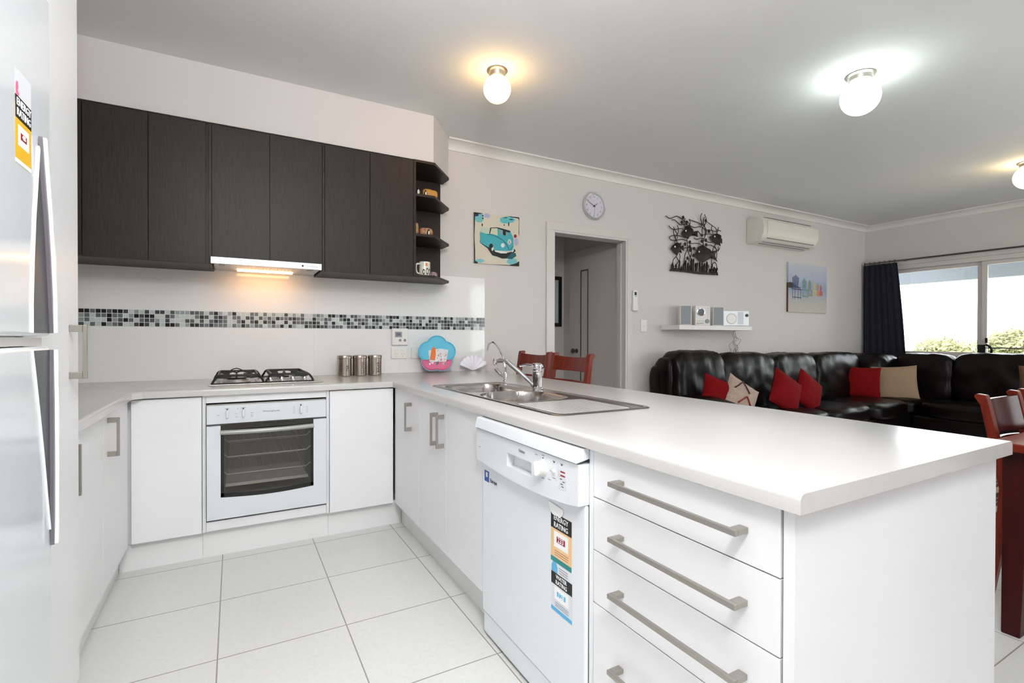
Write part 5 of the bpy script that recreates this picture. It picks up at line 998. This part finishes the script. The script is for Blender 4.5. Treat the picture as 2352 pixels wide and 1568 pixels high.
pillow((6.15, -2.00, 0.68), 0.44, 0.14, 'taupe', 'brown cushion at the right edge behind the dining chairs', rz=-80, rx=-14, roll_=0, seed=7)

# ------------------------------------------------------------------ chairs and table
def chair(h, wd, top_h, rail2, m_, label, group, lean_=0.10, seat_m=None, rail_m=None):
    # local frame: floor at z=0, faces -y... back posts at y=0, seat extends to y=-0.42
    t = thing('dining_chair', label, 'chair', (0, 0, 0), group); w2 = wd/2
    for s_ in (-1, 1):
        b = MB(); x = s_*(w2-0.02)
        prof = [(0.06, 0), (0.10, 0), (0.045, 0.40), (0.04, 0.50), (0.04+lean_*0.75, h-0.05), (0.04+lean_, h-0.012), (0.03+lean_, h), (lean_-0.004, h-0.004), (lean_-0.012, h-0.03), (0.0, 0.50), (0.0, 0.40)]
        b.prism(prof, 'x', x-0.02, x+0.02); b.build('rear_leg', m_, t, bevel=0.004)
        b = MB(); b.box(x-0.02, -0.43, 0, x+0.02, -0.39, 0.43); b.build('front_leg', m_, t, bevel=0.003)
        b = MB(); b.box(x-0.011, -0.40, 0.20, x+0.011, 0.03, 0.23); b.build('stretcher', m_, t, bevel=0.002)
    b = MB(); b.box(-w2+0.025, -0.425, 0.37, w2-0.025, -0.403, 0.432); b.box(-w2+0.025, -0.003, 0.37, w2-0.025, 0.02, 0.432)
    for s_ in (-1, 1): b.box(s_*(w2-0.012), -0.42, 0.37, s_*(w2-0.032), 0.01, 0.432)
    b.build('apron', m_, t)
    b = MB(); b.puff(-w2, -0.44, 0.432, w2, 0.0, 0.475, 7, n=10); b.build('seat', seat_m or m_, t, smooth=60)
    def rail(z0, z1, nm, bow=0.035, th=0.018):
        b = MB(); N = 12; vs = []
        for i in range(N+1):
            u = -1+2*i/N; x = u*(w2-0.038); 
            for (z, d_) in ((z0, 0), (z1, 0), (z1, th), (z0, th)):
                k = (z-0.5)/(h-0.5); drop = 0.010*(1-u*u) if z == z1 and nm == 'top_rail' else 0
                vs.append((x, 0.006+lean_*max(k, 0)*0.92+bow*(1-u*u)+d_, z-drop))
        fs = [(4*i+a, 4*i+(a+1) % 4, 4*i+4+(a+1) % 4, 4*i+4+a) for i in range(N) for a in range(4)]+[(0, 1, 2, 3), (4*N, 4*N+1, 4*N+2, 4*N+3)]
        b.add(vs, fs); b.build(nm, rail_m or m_, t, bevel=0.002)
    rail(h-0.03-top_h, h-0.022, 'top_rail')
    for z0, z1 in rail2: rail(z0, z1, 'mid_rail', bow=0.03)
    return t
c1 = chair(1.062, 0.46, 0.098, ((0.825, 0.872), (0.66, 0.70)), 'wood', 'red-brown ladder-back chair tucked at the peninsula, nearer the doorway', 'ladder-back chairs at the peninsula', 0.085)
c2 = copy_tree(c1); c2['label'] = 'red-brown ladder-back chair tucked at the peninsula, behind the filter tap'
c1.location = (1.03, -0.86, 0); c1.rotation_euler = (0, 0, R(-90)); c2.location = (1.05, -0.33, 0); c2.rotation_euler = (0, 0, R(-90))
c3 = chair(0.915, 0.42, 0.155, ((0.685, 0.712), (0.58, 0.60)), 'wood', 'glossy red-brown dining chair at the table, next to the worktop end', 'dining chairs at the table', 0.09, 'stripe', 'railred')
c4 = copy_tree(c3); c4['label'] = 'glossy red-brown dining chair cut off by the right edge'
c3.location = (2.23, -2.90, 0); c4.location = (2.75, -2.90, 0)
# table
t = thing('dining_table', 'glossy dark red dining table with square legs at the right edge', 'table', (2.4, -3.5, 0))
MB().box(1.625, -4.05, 0.735, 3.2, -2.945, 0.768).build('tabletop', 'wood', t, bevel=0.006, seg=3)
b = MB(); b.box(1.72, -2.995, 0.64, 3.1, -2.975, 0.734); b.box(1.715, -3.95, 0.64, 1.735, -3.0, 0.734); b.box(3.08, -3.95, 0.64, 3.1, -3.0, 0.734); b.build('apron', 'wooddark', t)
for sx, sy in ((1.70, -3.045), (3.04, -3.045), (1.70, -3.97), (3.04, -3.97)):
    b = MB(); w_ = 0.08; k = 0.012
    b.add([(sx+(0 if a < 1 else 0), 0, 0) for a in ()], [])
    vs = [(sx+k*0.0, sy+k*2, 0), (sx+w_-k*1.5, sy+k*2, 0), (sx+w_-k*1.5, sy+w_-k*0.0, 0), (sx, sy+w_, 0), (sx, sy, 0.734), (sx+w_, sy, 0.734), (sx+w_, sy+w_, 0.734), (sx, sy+w_, 0.734)]
    b.add(vs, [(0, 1, 2, 3), (4, 5, 6, 7), (0, 1, 5, 4), (1, 2, 6, 5), (2, 3, 7, 6), (3, 0, 4, 7)]); b.build('leg', 'wooddark', t, bevel=0.004)

b = MB(); b.puff(2.72, -2.58, 0.0, 3.30, -2.05, 0.37, 6, n=12); tag(b.build('ottoman', 'stripe', smooth=60), 'low red and tan striped ottoman on the floor behind the dining chairs', 'ottoman')
